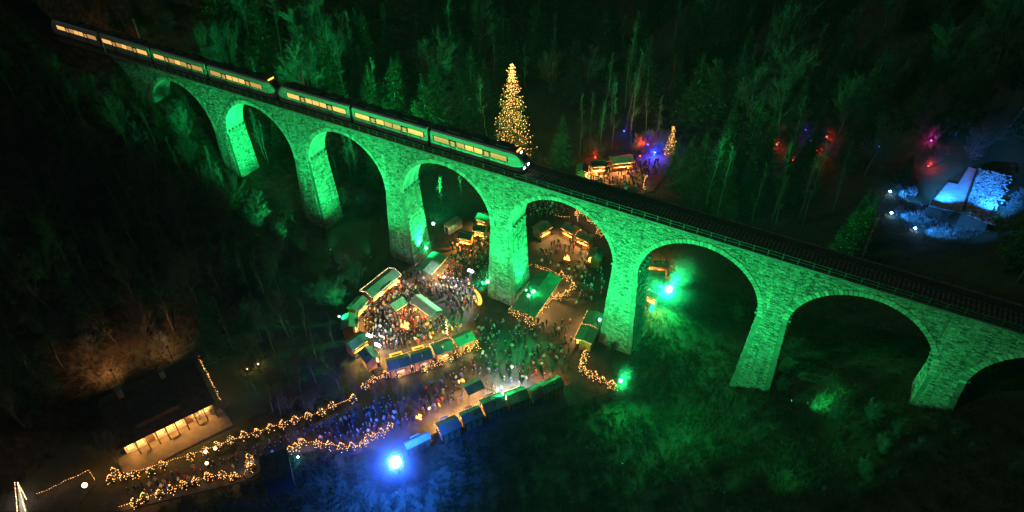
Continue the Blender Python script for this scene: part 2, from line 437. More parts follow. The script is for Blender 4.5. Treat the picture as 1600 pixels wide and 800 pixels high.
# deck: ballast bed, coping, sleepers, rails
def along(x0, x1, y0, y1, z0, z1, mb, mi=0):
    """a long box that follows the gradient"""
    P = [(x, y, deckz(x) + z) for z in (z0, z1) for y in (y0, y1) for x in (x0, x1)]
    mb.add(P, [(0, 2, 3, 1), (4, 5, 7, 6), (0, 1, 5, 4), (2, 6, 7, 3), (0, 4, 6, 2), (1, 3, 7, 5)], mi)
mb = MB(); along(-107.5, 131, .35, 5.5, -.3, .14, mb); mb.build('ballast_bed', M['ballast'], bridge)
mb = MB(); along(-107.5, 131, -.16, .35, -.3, .06, mb); mb.build('coping', M['core'], bridge)
mb = MB(); along(-107.5, 131, 5.5, 6.0, -.35, .06, mb)
for i in range(80): along(-106 + i * 3, -105.5 + i * 3, BW, 5.6, -1.0, -.35, mb)
mb.build('bracket_walkway', M['core'], bridge)
mb = MB(); along(-240, -107.6, -.6, 6.2, -.9, .1, mb); along(131.1, 260, -.6, 6.2, -.9, .1, mb)
struct(mb.build('railway_embankment', M['ballast']))
TY = 2.55
mb = MB()
for yy in (-.717, .717): along(-240, 260, TY + yy - .035, TY + yy + .035, .22, .36, mb)
track = tag(mb.build('railway_track', M['rail']), 'single railway track running on ballast along the viaduct', 'track')
mb = MB(); x = -238
while x < 258: along(x, x + .26, TY - 1.3, TY + 1.3, .1, .22, mb); x += .62
o = mb.build('sleepers', M['core'], track); o['kind'] = 'stuff'
# railings
def railing(y, label, x0, x1):
    t = thing('railing', label, 'railing', (0, 0, 0), 0)
    pm = MB(); pm.box((0, 0, .58), (.09, .09, 1.2)); pme = pm.mesh('post', M['railing'])
    n = int((x1 - x0) / 2.15)
    for i in range(n + 1):
        x = x0 + i * (x1 - x0) / n; ob('post', pme, t, (x, y, deckz(x) + .04))
    for zz in (.62, 1.12):
        m2 = MB(); along(x0, x1, y - .03, y + .03, zz, zz + .06, m2); m2.build('rail', M['railing'], t)
railing(.0, 'low steel railing on the near edge of the viaduct, above the green arches', -107, 130)
railing(5.75, 'low steel railing on the far edge of the viaduct, towards the forest', -107, 130)
# ---------------------------------------------------------------- train
train = thing('passenger_train', 'modern passenger train with glowing yellow windows crossing the viaduct', 'train', (0, 0, 0))
wm = MB(); wm.box((0, 0, 0), (1.75, .03, .95)); WIN = [wm.mesh('window', M['e_win']), wm.mesh('window', M['e_win2'])]
dm_ = MB(); dm_.box((0, 0, 0), (1.3, .035, 2.1)); DOOR = dm_.mesh('door', M['trainred'])
dw = MB(); dw.box((0, 0, 0), (.8, .04, .9)); DWIN = dw.mesh('door_window', M['e_win2'])
wh = MB(); wh.tube((0, -.07, 0), (0, .07, 0), .42, .42, 14); WHEEL = wh.mesh('wheel', M['traindark'])
def carriage(x0, x1, nose0, nose1, rr):
    """x0<x1; nose at either end tapers"""
    prof = [(-1.40, .35), (-1.42, 1.2), (-1.41, 2.9), (-1.25, 3.55), (-.95, 3.8), (-.4, 3.92), (.4, 3.92), (.95, 3.8), (1.25, 3.55), (1.41, 2.9), (1.42, 1.2), (1.40, .35)]
    mb = MB(); st = []
    def ring(x, sx=1, zt=1, zoff=0): return [(x, TY + y * sx, deckz(x) + .34 + (.35 + (z - .35) * zt)) for y, z in prof]
    if nose0: st += [ring(x0, .72, .52), ring(x0 + .35, .86, .68), ring(x0 + 1.3, .97, .95)]
    st += [ring(x0 + (1.9 if nose0 else 0)), ring(x1 - (1.9 if nose1 else 0))]
    if nose1: st += [ring(x1 - 1.3, .97, .95), ring(x1 - .35, .86, .68), ring(x1, .72, .52)]
    n = len(prof); P = [p for r in st for p in r]; F = []; mi = []
    for j in range(len(st) - 1):
        for i in range(n):
            k = (i + 1) % n; mb.add([st[j][i], st[j][k], st[j + 1][k], st[j + 1][i]][::-1], [(0, 1, 2, 3)], 1 if 4 <= i <= 6 else (2 if i == n - 1 else 0))
    mb.add(st[0], [tuple(range(n))], 0); mb.add(st[-1], [tuple(range(n - 1, -1, -1))], 0)
    c = mb.build('carriage', [M['trainb'], M['trainroof'], M['traindark']], train)
    a = x0 + (3.0 if nose0 else .7); b = x1 - (3.0 if nose1 else .7)
    Lc = b - a; d1, d2 = a + Lc * .27, a + Lc * .73
    ang = math.atan(SL)
    for yy in (-1.4, 1.4):
        m4 = MB(); along(a - .15, b + .15, TY + yy - .022, TY + yy + .022, 2.1, 3.22, m4); m4.build('window_band', M['glass'], c)
    for yy in (-1.425, 1.425):
        for d in (d1, d2):
            o = ob('door', DOOR, c, (d, TY + yy, deckz(d) + .34 + 1.55)); o.rotation_euler = (0, -ang, 0)
            o = ob('door_window', DWIN, c, (d, TY + yy * 1.004, deckz(d) + .34 + 2.2)); o.rotation_euler = (0, -ang, 0)
        for u0, u1 in ((a, d1 - .75), (d1 + .75, d2 - .75), (d2 + .75, b)):
            m_ = max(1, int((u1 - u0) / 1.82))
            for i in range(m_):
                x = u0 + (u1 - u0) * (i + .5) / m_
                o = ob('window', WIN[0 if rr.random() < .8 else 1], c, (x, TY + yy, deckz(x) + .34 + 2.32)); o.rotation_euler = (0, -ang, 0); o.scale = (((u1 - u0) / m_ - .2) / 1.75, 1, 1)
    for xb in (x0 + 2.6, x1 - 2.6):
        for dx in (-.95, .95):
            for yy in (-.75, .75): ob('wheel', WHEEL, c, (xb + dx, TY + yy, deckz(xb + dx) + .36 + .42))
    # roof equipment
    for u in (.25, .52, .78):
        m2 = MB(); x = x0 + (x1 - x0) * u; m2.box((x, TY, deckz(x) + .34 + 4.08), (rr.uniform(2.2, 3.4), 1.5, .34)); m2.build('roof_unit', M['trainroof'], c)
    for nose, xe, sg in ((nose0, x0, -1), (nose1, x1, 1)):
        if not nose: continue
        m3 = MB(); xx = xe - sg * .62
        m3.quad((xx, TY - .95, deckz(xx) + 2.85), (xx, TY + .95, deckz(xx) + 2.85), (xe - sg * 1.35, TY + .9, deckz(xx) + 3.95), (xe - sg * 1.35, TY - .9, deckz(xx) + 3.95))
        for v in range(len(m3.v)): m3.v[v] = (m3.v[v][0] + sg * .06, m3.v[v][1], m3.v[v][2] + .05)
        m3.build('windscreen', M['glass'], c)
    return c
rt = random.Random(2)
def unit(xf, cars, lens, front):
    x = xf
    for i in range(cars):
        ln = lens[i]; carriage(x - ln, x, i == cars - 1, i == 0, rt); x -= ln
        if i < cars - 1:
            mb = MB(); mb.box((x - .4, TY, deckz(x) + 2.1), (.8, 2.3, 3.0)); mb.build('gangway', M['traindark'], train); x -= .8
    return x
def lamps(xe, sg, m, z=1.55):
    for yy in (-.72, .72):
        mb = MB(); mb.box((xe + sg * .02, TY + yy, deckz(xe) + .34 + z - .45), (.14, .34, .26)); mb.build('headlight', m, train)
FX = 3.6
xe = unit(FX, 3, (19.2, 17.6, 19.2), True)
lamps(FX, 1, M['e_head']); 
mb = MB(); mb.box((FX - 1.45, TY, deckz(FX) + 4.22), (.12, 1.3, .28)); mb.build('destination_display', M['e_amber'], train)
mb = MB(); mb.box((FX - .95, TY, deckz(FX) + 3.9), (.14, .4, .2)); mb.build('headlight', M['e_head'], train)
mb = MB(); mb.box((xe - .5, TY, deckz(xe) + 1.4), (1.1, .4, .3)); mb.build('coupler', M['traindark'], train)
xs2 = xe - 1.0
mb = MB(); mb.box((xs2 - 1.42, TY, deckz(xs2) + 4.25), (.12, 1.5, .3)); mb.build('destination_display', M['e_amber'], train)
xe2 = unit(xs2, 4, (19.2, 17.6, 17.6, 19.2), False)
lamps(xe2, -1, M['e_tail'])
for xp in (FX - 25, xs2 - 25):   # folded and raised pantographs
    mb = MB(); z0 = deckz(xp) + 4.45
    for yy in (-.5, .5):
        mb.tube((xp - .8, TY + yy, z0), (xp + .9, TY + yy * .6, z0 + .9), .04, .04, 5); mb.tube((xp + .9, TY + yy * .6, z0 + .9), (xp - .4, TY + yy * .5, z0 + 1.7), .03, .03, 5)
    mb.tube((xp - .4, TY - .85, z0 + 1.72), (xp - .4, TY + .85, z0 + 1.72), .04, .04, 5); mb.build('pantograph', M['metaldark'], train)
# catenary masts and wires
def mast(x, y, label, arm=-1, h=7.2):
    t = thing('catenary_mast', label, 'mast', (x, y, deckz(x) - .2), 0, 'catenary masts by the track')
    mb = MB(); mb.box((0, 0, h / 2), (.32, .26, h)); mb.build('post', M['soffit'], t)
    mb = MB(); yy = TY - y
    mb.tube((0, 0, h - 1.0), (0, yy, h - .9), .05, .05, 5); mb.tube((0, 0, h - .1), (0, yy * .8, h - .9), .04, .04, 5); mb.build('arm', M['steel'], t)
    mb = MB(); mb.lathe([(.05, 0), (.12, .05), (.06, .1), (.12, .15), (.06, .2), (.12, .25), (.05, .3)], 8, (0, yy * .55, h - 1.05)); mb.build('insulator', M['canvas'], t)
mast(-51.5, 6.4, 'pale green catenary mast with short arm beside the train coupling')
mast(-104, 6.6, 'catenary mast at the forest end of the viaduct, behind the rear carriages')
for xm in (-158, 58, 112): mast(xm, 6.6, {-158: 'catenary mast beyond the tail of the train', 58: 'dark catenary mast beside the empty track, above the third-last visible pier', 112: 'dark catenary mast beside the empty track where the viaduct leaves the picture'}[xm])
mb = MB()
for zz in (5.75, 6.9):
    px = -240
    while px < 260: mb.tube((px, TY, deckz(px) + zz), (px + 20, TY, deckz(px + 20) + zz), .018, .018, 3, caps=False); px += 20
tag(mb.build('overhead_wire', M['metaldark']), 'thin overhead contact wires above the railway track', 'wire')
# post where the railing ends
t = thing('marker_post', 'short grey post at the forest end of the near railing', 'post', (-108.2, -.2, deckz(-108) - .3))
mb = MB(); mb.tube((0, 0, 0), (0, 0, 3.0), .12, .12, 8); mb.build('shaft', M['soffit'], t)
mb = MB(); mb.box((0, -.1, 2.6), (.5, .05, .6)); mb.build('plate', M['canvas'], t)
# ---------------------------------------------------------------- market stalls
FLR = -29.86
FOOT = []       # footprints kept free of people: (x, y, radius)
BW_ = [0]
def bulb_line(mb, pts, step=.34, r=.075, sag=0.0, jit=.03, rr=random.Random(21)):
    for a, b in zip(pts[:-1], pts[1:]):
        a = Vector(a); b = Vector(b); n = max(1, int((b - a).length / step))
        for i in range(n):
            t = (i + .5) / n; p = a.lerp(b, t); p.z -= sag * 4 * t * (1 - t)
            mb.oct(p + Vector((rr.uniform(-jit, jit), rr.uniform(-jit, jit), rr.uniform(-jit, jit))), r * rr.choice((.6, .8, 1, 1, 1.25)))
def frame_of(quad, z, swap=False):
    P = [G(*q, z) for q in quad]
    e1 = ((P[1] - P[0]) + (P[2] - P[3])) / 2; e2 = ((P[3] - P[0]) + (P[2] - P[1])) / 2
    c = sum(P, Vector()) / 4
    if (e2.length > e1.length) != swap: e1, e2 = e2, e1
    ux = e1.normalized(); uy = Vector((-ux.y, ux.x, 0))
    return c, ux, uy, e1.length, abs(e2.dot(uy))
def stall(quad, front, label, np_=3, roofs=None, power=420, lamp='warm', bulbs='f', hatch=0, swap=False, eh=2.5, rise=.75, walls=True, awning=False, group='wooden market stalls', name='market_stall', colr=None, platform=False):
    z = FLR + eh
    c, ux, uy, ln, dp = frame_of(quad, z, swap)
    if front is not None and (Vector((front[0], front[1], 0)) - Vector((c.x, c.y, 0))).dot(uy) < 0: ux, uy = -ux, -uy
    rz = math.atan2(ux.y, ux.x)
    t = thing(name, label, 'market stall', (c.x, c.y, FLR), rz, group)
    FOOT.append((c.x, c.y, ln / 2, dp / 2, rz))
    hx, hy = ln / 2, dp / 2; w = hx - .3; d = hy - .3
    if walls:
        mb = MB(); mb.box((0, -d, eh / 2), (2 * w, .06, eh)); 
        nb = max(3, int(2 * w / .8))
        mb.build('back_wall', M['wood'], t)
        bt = MB(); bt.box((0, 0, 0), (.09, .05, eh)); bme = bt.mesh('batten', M['darkwood'])
        for i in range(nb + 1): ob('batten', bme, t, (-w + 2 * w * i / nb, -d - .055, eh / 2))
        for sg in (-1, 1):
            mb = MB(); P = [(sg * w, -d + .04, 0), (sg * w, d * .55, 0), (sg * w, d * .55, eh), (sg * w, 0, eh + rise * .8), (sg * w, -d + .04, eh)]
            mb.add(P + [(p[0] - sg * .05, p[1], p[2]) for p in P], [tuple(range(5)), tuple(range(9, 4, -1))] + [(i, (i + 1) % 5, 5 + (i + 1) % 5, 5 + i) for i in range(5)]); mb.build('side_wall', M['wood'], t)
        mb = MB(); mb.box((0, d - .15, 1.05), (2 * w - .1, .5, .07)); mb.box((0, d - .02, .5), (2 * w - .1, .05, 1.0)); mb.build('counter', M['wood'], t)
        for j in range(hatch):
            mb = MB(); mb.box(((j - (hatch - 1) / 2) * ln / max(1, hatch), -d - .12, 1.55), (1.3, .1, .55)); mb.build('hatch', M['plaster'], t)
    pm = MB(); pm.box((0, 0, eh / 2), (.1, .1, eh)); pme = pm.mesh('post', M['darkwood'])
    for sx in (-1, 1):
        for sy in (-1, 1): ob('post', pme, t, (sx * (w + .06), sy * (d + .06), 0))
    # roof: panels on both slopes
    rr = random.Random(int(abs(c.x * 31 + c.y * 17)))
    pw = ln / np_
    for sl in (-1, 1):
        for i in range(np_):
            x0, x1 = -hx + i * pw + .015, -hx + (i + 1) * pw - .015
            dz = rr.uniform(0, .02); y0, y1 = sl * .01, sl * hy
            za, zb = eh + rise + dz, eh + dz
            mb = MB(); P = [(x0, y0, za), (x1, y0, za), (x1, y1, zb), (x0, y1, zb)]
            Q = [(p[0], p[1], p[2] - .06) for p in P]
            fs = [(0, 1, 2, 3), (7, 6, 5, 4), (0, 4, 5, 1), (1, 5, 6, 2), (2, 6, 7, 3), (3, 7, 4, 0)]
            if sl > 0: fs = [f[::-1] for f in fs]
            mb.add(P + Q, fs)
            nr = max(1, int(pw / .55))
            for q_ in range(nr):
                xr = x0 + (x1 - x0) * (q_ + .5) / nr
                rb = [(xr - .03, y0, za + .001), (xr + .03, y0, za + .001), (xr + .03, y1, zb + .001), (xr - .03, y1, zb + .001)]
                tp = [(p_[0], p_[1], p_[2] + .05) for p_ in rb]
                ff = [(4, 5, 6, 7), (0, 1, 5, 4), (1, 2, 6, 5), (2, 3, 7, 6), (3, 0, 4, 7)]
                mb.add(rb + tp, [f_[::-1] for f_ in ff] if sl > 0 else ff)
            m = M['roofg']
            if roofs:
                m = M[roofs[(i + (0 if sl < 0 else np_)) % len(roofs)]]
            mb.build('roof_panel', m, t)
    mb = MB(); mb.box((0, 0, eh + rise + .03), (ln, .16, .06)); mb.build('ridge_cap', M['roofpale'] if roofs and 'roofpale' in roofs else M['roofg'], t)
    if walls and np_ > 1 and rr.random() < .6:
        mb = MB(); mb.box((hx * rr.uniform(-.5, .5), -hy * .4, eh + rise * .85), (.35, .35, .5)); mb.build('roof_vent', M['steel'], t)
    if walls:
        mb = MB(); mb.box((0, hy + .1, eh + .18), (ln * .4, .06, .4)); mb.build('sign_board', M['plaster'], t)
    if awning:
        mb = MB(); mb.box((0, hy + .55, eh - .28), (ln * .55, 1.1, .08)); mb.build('awning', M['e_amberroof'], t)  # awning cloth made to glow itself in place of lamplight on it
    lm = {'warm': M['e_stall'], 'white': M['e_white']}[lamp]
    if power:
        col_ = colr or (WARM if lamp == 'warm' else WHITE)
        mb = MB(); mb.box((0, hy - .1, eh - .16), (ln * .7, .1, .08)); mb.build('strip_lamp', lm, t)
        n = 2 if ln > 6 else 1
        for i in range(n):
            xx = (i - (n - 1) / 2) * ln / n; T = Matrix.Translation((c.x, c.y, FLR)) @ Matrix.Rotation(rz, 4, 'Z')
            light('SPOT', T @ Vector((xx, hy - .3, eh - .3)), power * 6.5 / n, col_, t, 'stall_light', .2, T @ Vector((xx, hy + .6, -.3)), 150, .5)
            if walls and (hatch or 'plank' in label): light('POINT', T @ Vector((xx, -d - 1.0, .9)), power * .3 / n, AMBER, t, 'stall_light', .15)  # added light without a fixture, to warm the plank backs
    bl = MB(); e = .06
    if 'f' in bulbs: bulb_line(bl, [(-hx, hy + e, eh), (hx, hy + e, eh)])
    if 'b' in bulbs: bulb_line(bl, [(-hx, -hy - e, eh), (hx, -hy - e, eh)])
    if 'l' in bulbs: bulb_line(bl, [(-hx - e, -hy, eh), (-hx - e, 0, eh + rise), (-hx - e, hy, eh)])
    if 'r' in bulbs: bulb_line(bl, [(hx + e, -hy, eh), (hx + e, 0, eh + rise), (hx + e, hy, eh)])
    if 'm' in bulbs: bulb_line(bl, [(0, -hy, eh + .12), (0, 0, eh + rise + .12), (0, hy, eh + .12)])
    if bl.v: bl.build('string_lights', M['e_bulbw'] if 'F' in bulbs else M['e_bulb'], t)['kind'] = 'stuff'
    return t
ring = (-13.0, -13.5)
low = (10, -18)
back5 = (4, 15)
GR = 'ring of stalls before the viaduct'; LR = 'lower row of stalls by the meadow'; BK = 'stalls beyond the arch'
stall([(562, 454), (607, 419), (627, 429), (582, 466)], ring, 'long stall outlined all round in warm bulbs, at the upper edge of the ring', 4, ['roofg'], 1100, bulbs='fblrF', group=GR)
stall([(540, 481), (560, 462), (575, 469), (560, 489)], ring, 'small green-roofed stall just below the bulb-outlined long stall', 2, None, 350, group=GR, swap=False)
stall([(533, 492), (560, 491), (559, 514), (532, 514)], ring, 'square green-roofed stall with two green lamps at its back corner', 2, None, 350, group=GR)
stall([(537, 534), (564, 516), (577, 531), (550, 549)], ring, 'grey-green stall beside the white floodlight in the ring', 2, ['roofg', 'roofpale'], 250, group=GR, bulbs='')
stall([(559, 551), (580, 540), (595, 557), (572, 570)], ring, 'corner stall with an orange plank back, lowest of the ring', 2, None, 420, hatch=0, group=GR, bulbs='')
stall([(602, 561), (637, 551), (644, 570), (607, 580)], ring, 'stall with a pale metal roof panel in the front row of the ring', 2, ['roofpale', 'roofg', 'roofpale', 'roofg'], 500, hatch=1, awning=True, group=GR)
stall([(638, 551), (671, 541), (678, 560), (645, 569)], ring, 'dark green stall with a yellow awning, second of the front row', 2, None, 500, hatch=1, awning=True, group=GR, bulbs='fr')
stall([(672, 538), (701, 527), (710, 546), (679, 556)], ring, 'dark green stall in the front row beside the strings of bulbs, third of four', 2, None, 500, hatch=1, group=GR, bulbs='fl')
stall([(702, 527), (732, 514), (743, 530), (716, 543)], ring, 'outermost stall of the front row, its orange plank back beside a lit fir', 2, None, 500, group=GR, bulbs='l')
stall([(604, 474), (623, 462), (637, 474), (617, 487)], (-8, -20), 'small pavilion inside the ring with one yellow-lit roof slope', 2, ['roofpale', 'roofpale', 'roofg', 'roofg'], 260, walls=False, group=GR, bulbs='f')  # back slope given a paler felt to pass for warm-lit
stall([(640, 471), (657, 459), (691, 484), (675, 497)], (-22, -18), 'long green-roofed pavilion of four bays in the middle of the ring', 4, ['roofpale', 'roofpale', 'roofpale', 'roofpale', 'roofg', 'roofg', 'roofg', 'roofg'], 350, walls=False, group=GR, bulbs='')  # back slope coloured lighter than the front, as light would make it
# roofs at the foot of the piers
stall([(651, 420), (675, 392), (700, 402), (672, 431)], (-14, -6), 'bright green flat roof wrapped round the foot of a pier, edged with warm bulbs', 3, None, 700, rise=.5, eh=2.9, walls=False, bulbs='f', group='roofs at the pier feet')
stall([(803, 486), (837, 418), (883, 440), (828, 496)], (8, -8), 'large dark green roof at the foot of the central pier above the bulb-lit terrace', 4, None, 500, rise=.9, eh=2.7, walls=False, bulbs='', group='roofs at the pier feet')
stall([(897, 527), (920, 484), (944, 492), (925, 541)], (8, 0), 'green panelled stall leaning against a pier, edged with bulbs on two sides', 4, None, 420, rise=.4, bulbs='flm', group='roofs at the pier feet')
# lower row
stall([(627, 692), (667, 675), (674, 683), (638, 704)], low, 'blue-lit tent beside the big blue lamp, first of the lower row', 3, ['canvas'], 0, group=LR, bulbs='')
stall([(677, 662), (711, 647), (721, 667), (691, 681)], low, 'dim green stall next to the red fire bowl in the lower row', 2, None, 1000, group=LR, bulbs='fl')
stall([(715, 645), (747, 632), (756, 650), (725, 663)], low, 'dark green stall with a lit lamp at its corner in the lower row', 2, None, 1000, group=LR, bulbs='f')
stall([(749, 625), (782, 611), (792, 634), (758, 647)], low, 'bright stall with a white roof panel under green floodlights in the lower row', 2, ['roofg', 'roofpale', 'roofg', 'canvas'], 900, group=LR, bulbs='f')
stall([(787, 613), (816, 602), (829, 621), (796, 634)], low, 'stall with a glaring white front edge and a bright green roof in the lower row', 2, ['roofpale', 'roofg'], 1600, lamp='white', group=LR, bulbs='fF')
stall([(841, 600), (869, 588), (884, 598), (852, 618)], (22, -8), 'last green stall of the lower row with two stepped roof slopes', 2, None, 800, group=LR, bulbs='', colr=(1, .25, .12))
stall([(721, 601), (747, 588), (757, 607), (730, 619)], (2, -28), 'pavilion with an orange-lit front slope standing alone above the lower row', 2, ['roofg', 'roofg', 'roofpale', 'roofpale'], 350, walls=False, group=LR, bulbs='')  # warm light on the front slope is put into its paler felt
# beyond the arches; the curved row has back slopes paled as if warm-lit
stall([(832, 354), (849, 343), (862, 356), (844, 366)], back5, 'stall with a lit-toned roof slope, first of the curved row seen through the central arch', 2, ['roofpale', 'roofpale', 'roofg', 'roofg'], 260, group=BK)
stall([(877, 357), (888, 346), (905, 356), (898, 368)], back5, 'stall with a lit-toned roof slope, second of the curved row through the central arch', 2, ['roofpale', 'roofpale', 'roofg', 'roofg'], 260, group=BK)
stall([(900, 371), (907, 358), (929, 368), (921, 380)], back5, 'two-panel stall with bulbs on its front, third of the curved row through the central arch', 2, ['roofpale', 'roofpale', 'roofg', 'roofg'], 300, group=BK, bulbs='fr')
stall([(917, 402), (924, 387), (946, 393), (938, 409)], (6, 12), 'stall half hidden by a pier, fourth of the curved row through the central arch', 2, ['roofpale', 'roofpale', 'roofg', 'roofg'], 260, group=BK, bulbs='')
stall([(1010, 416), (1014, 408), (1048, 410), (1044, 418)], (14, 30), 'pale green roofed stall behind the pier beside the dazzling green lamp', 3, None, 420, group=BK, lamp='warm')
stall([(1006, 433), (1010, 421), (1042, 423), (1036, 434)], (14, 24), 'dark roofed stall between two lit counters behind the pier', 3, None, 420, group=BK)
stall([(1010, 462), (1014, 452), (1033, 458), (1026, 470)], (16, 14), 'small stall with a yellow lit roof below the dazzling green lamp', 2, ['roofpale'], 300, group=BK, bulbs='fr')
stall([(1007, 488), (1012, 478), (1024, 478), (1018, 489)], (16, 8), 'little pale canvas tent in the grass behind the pier', 1, ['canvas'], 0, walls=False, eh=1.9, group=BK, bulbs='')
stall([(741, 342), (752, 331), (770, 337), (760, 348)], (-18, 16), 'plain green roof tucked behind the pier beyond the orange stalls', 2, None, 200, group=BK, bulbs='', walls=True)
stall([(713, 372), (722, 360), (742, 364), (735, 376)], (-19, 8), 'orange-lit stall beyond the arch next to the white trailer', 2, ['darkwood'], 900, group=BK, colr=(1, .34, .07))
stall([(736, 360), (745, 350), (763, 353), (757, 364)], (-16, 10), 'orange-lit stall beyond the arch close against the pier', 2, ['darkwood'], 900, group=BK, colr=(1, .34, .07))
RS = 'stalls in the clearing behind the viaduct'
stall([(948, 258), (958, 243), (987, 241), (990, 253)], (8, 46), 'red-roofed stall with a glowing front in the clearing behind the viaduct', 2, ['roofpale'], 1300, group=RS, bulbs='f', colr=(1, .28, .07))
stall([(918, 262), (928, 249), (945, 249), (948, 260)], (4, 44), 'dark stall with orange roof edge next to the red-roofed stall', 2, ['darkwood'], 1000, group=RS, bulbs='f', colr=(1, .34, .09))
stall([(896, 272), (903, 258), (918, 257), (922, 268)], (0, 40), 'dark roofed stall closest to the train front in the clearing', 2, ['darkwood'], 800, group=RS, bulbs='f', colr=(1, .34, .09))
# ---------------------------------------------------------------- garlands and lit firs
def fir_meshes(seed, h=1.9, r=.75, nb=26):
    rr = random.Random(seed); cr = MB(); bl = MB(); n = 7
    for j in range(n):
        z = .25 + (h - .25) * j / n; rad = r * (1 - j / n) ** .85
        k = 9
        for i in range(k):
            a = 2 * math.pi * (i + rr.random() * .6) / k; q = rad * rr.uniform(.75, 1.15)
            tip = Vector((q * math.cos(a), q * math.sin(a), z - .12 * rr.random()))
            s = Vector((-math.sin(a), math.cos(a), 0)) * q * .28; top = Vector((0, 0, z + h / n * 1.3))
            mid = tip * .6; mid.z = z + .10
            cr.add([top, mid + s, tip, mid - s], [(0, 1, 2, 3)])
            cr.add([Vector((0, 0, z - .05)), mid * .8 + s * .8 - Vector((0, 0, .08)), tip, mid * .8 - s * .8 - Vector((0, 0, .08))], [(0, 3, 2, 1)])
    for i in range(nb):
        u = rr.random() ** 1.3; z = .3 + (h - .3) * u; rad = r * (1 - u) ** .85 * rr.uniform(.8, 1.12) + .03; a = rr.random() * 6.283
        bl.oct((rad * math.cos(a), rad * math.sin(a), z), .07 * rr.uniform(.7, 1.2))
    tr = MB(); tr.tube((0, 0, 0), (0, 0, h * .85), .05, .015, 6)
    return tr.mesh('trunk', M['bark']), cr.mesh('crown', M['firneedle']), bl.mesh('string_lights', M['e_bulb'])
FIRS = [fir_meshes(40 + i) for i in range(4)]
NF = [0]
def lit_fir(p, label, group, s=1.0, power=80, rr=random.Random(9)):
    t = thing('small_fir_tree', label, 'fir tree', p, rr.random() * 6.28, group); t.scale = (s, s, s * rr.uniform(.9, 1.15))
    a, b, c = FIRS[rr.randrange(4)]
    ob('trunk', a, t); ob('crown', b, t); ob('string_lights', c, t)['kind'] = 'stuff'
    NF[0] += 1
    if power and NF[0] % 2: light('POINT', Vector(p) + Vector((0, 0, 1.3 * s)), power, (1, .52, .2), t, 'bulb_light', .5)
def garland(pix, label, h=1.1, firs=None, flabel=None, fgroup=None, z=FLR, step=.33, double=False, power=40, fs=1.0):
    P = [G(x, y, z) for x, y in pix]; o = P[0]
    t = thing('light_garland', label, 'string lights', o, 0)
    pm = MB(); pm.tube((0, 0, 0), (0, 0, h + .1), .04, .04, 6); pme = pm.mesh('post', M['darkwood'])
    cb = MB(); bl = MB()
    for a, b in zip(P[:-1], P[1:]):
        n = max(1, round((b - a).length / 2.8))
        for i in range(n):
            u = a.lerp(b, i / n) - o; v = a.lerp(b, (i + 1) / n) - o
            ob('post', pme, t, u)
            up = Vector((0, 0, h)); cb.tube(u + up, v + up, .012, .012, 3, caps=False)
            bulb_line(bl, [u + up, v + up], step, .06, .22)
            if double: bulb_line(bl, [u + up * .45, v + up * .45], step, .07, .08)
            if power and i % 3 == 0: light('POINT', o + (u + v) / 2 + up, power, (1, .5, .2), t, 'bulb_light', .3)
    ob('post', pme, t, P[-1] - o)
    cb.build('cable', M['metaldark'], t); bl.build('bulbs', M['e_bulb'], t)['kind'] = 'stuff'
    for x, y in (firs or []): lit_fir(G(x, y, z), flabel, fgroup, fs)
FG = 'small lit firs along the garlands'
garland([(178, 755), (215, 742), (250, 731), (300, 715), (330, 706), (360, 694), (400, 681), (450, 664), (495, 652), (555, 625)], 'garland of warm bulbs along the upper edge of the path below the long house',
        firs=[(176, 752), (181, 742), (196, 748), (214, 746), (237, 740), (256, 731), (300, 717), (322, 708), (341, 700), (362, 691), (383, 685), (404, 681), (424, 672), (443, 667), (462, 660), (482, 654), (503, 648), (520, 637), (553, 627)],
        flabel='small fir covered in warm bulbs on the upper edge of the path', fgroup=FG)
garland([(567, 606), (580, 598), (610, 588), (650, 581), (690, 567), (720, 551), (745, 545)], 'garland of warm bulbs running behind the orange plank backs of the ring',
        firs=[(571, 607), (584, 596), (603, 590), (622, 588), (645, 582), (662, 580), (675, 573), (689, 569), (703, 564), (715, 557), (730, 550), (744, 547), (742, 538)],
        flabel='small fir covered in warm bulbs behind the orange plank stall backs', fgroup=FG, double=True)
garland([(188, 798), (215, 788), (255, 772), (300, 758), (345, 747), (383, 750)], 'garland of warm bulbs along the lower edge of the path before the dark hut',
        firs=[(213, 790), (228, 781), (251, 775), (270, 769), (289, 762), (308, 755), (327, 750), (349, 745), (366, 747)], flabel='small bulb-covered fir on the lower edge of the path, before the dark hut', fgroup=FG)
garland([(384, 748), (390, 722), (402, 718)], 'short upright string of bulbs climbing beside the dark hut', firs=[(391, 721), (394, 734)], flabel='small bulb-covered fir pressed against the dark hut', fgroup=FG)
garland([(452, 712), (460, 704), (478, 697), (490, 696), (515, 699), (548, 704), (566, 700), (577, 688), (592, 682), (612, 669)], 'garland of warm bulbs curving towards the big blue lamp',
        firs=[(455, 708), (463, 702), (474, 695), (497, 698), (516, 700), (535, 703), (551, 703), (568, 697), (576, 689), (584, 686), (597, 680), (611, 671)], flabel='small bulb-covered fir on the curve towards the big blue lamp', fgroup=FG)
garland([(836, 419), (855, 425), (875, 434), (890, 437), (896, 450), (880, 464), (862, 470), (850, 482), (834, 500), (822, 497), (805, 492), (797, 487)], 'thick garland of bulbs round the terrace at the foot of the central pier',
        firs=[(877, 434), (889, 440), (895, 452), (884, 463), (872, 468), (860, 468), (852, 480), (843, 488), (834, 495), (829, 505), (824, 503), (831, 513), (826, 497), (807, 495), (799, 489)], flabel='small bulb-covered fir round the terrace at the foot of the central pier', fgroup=FG, double=True)
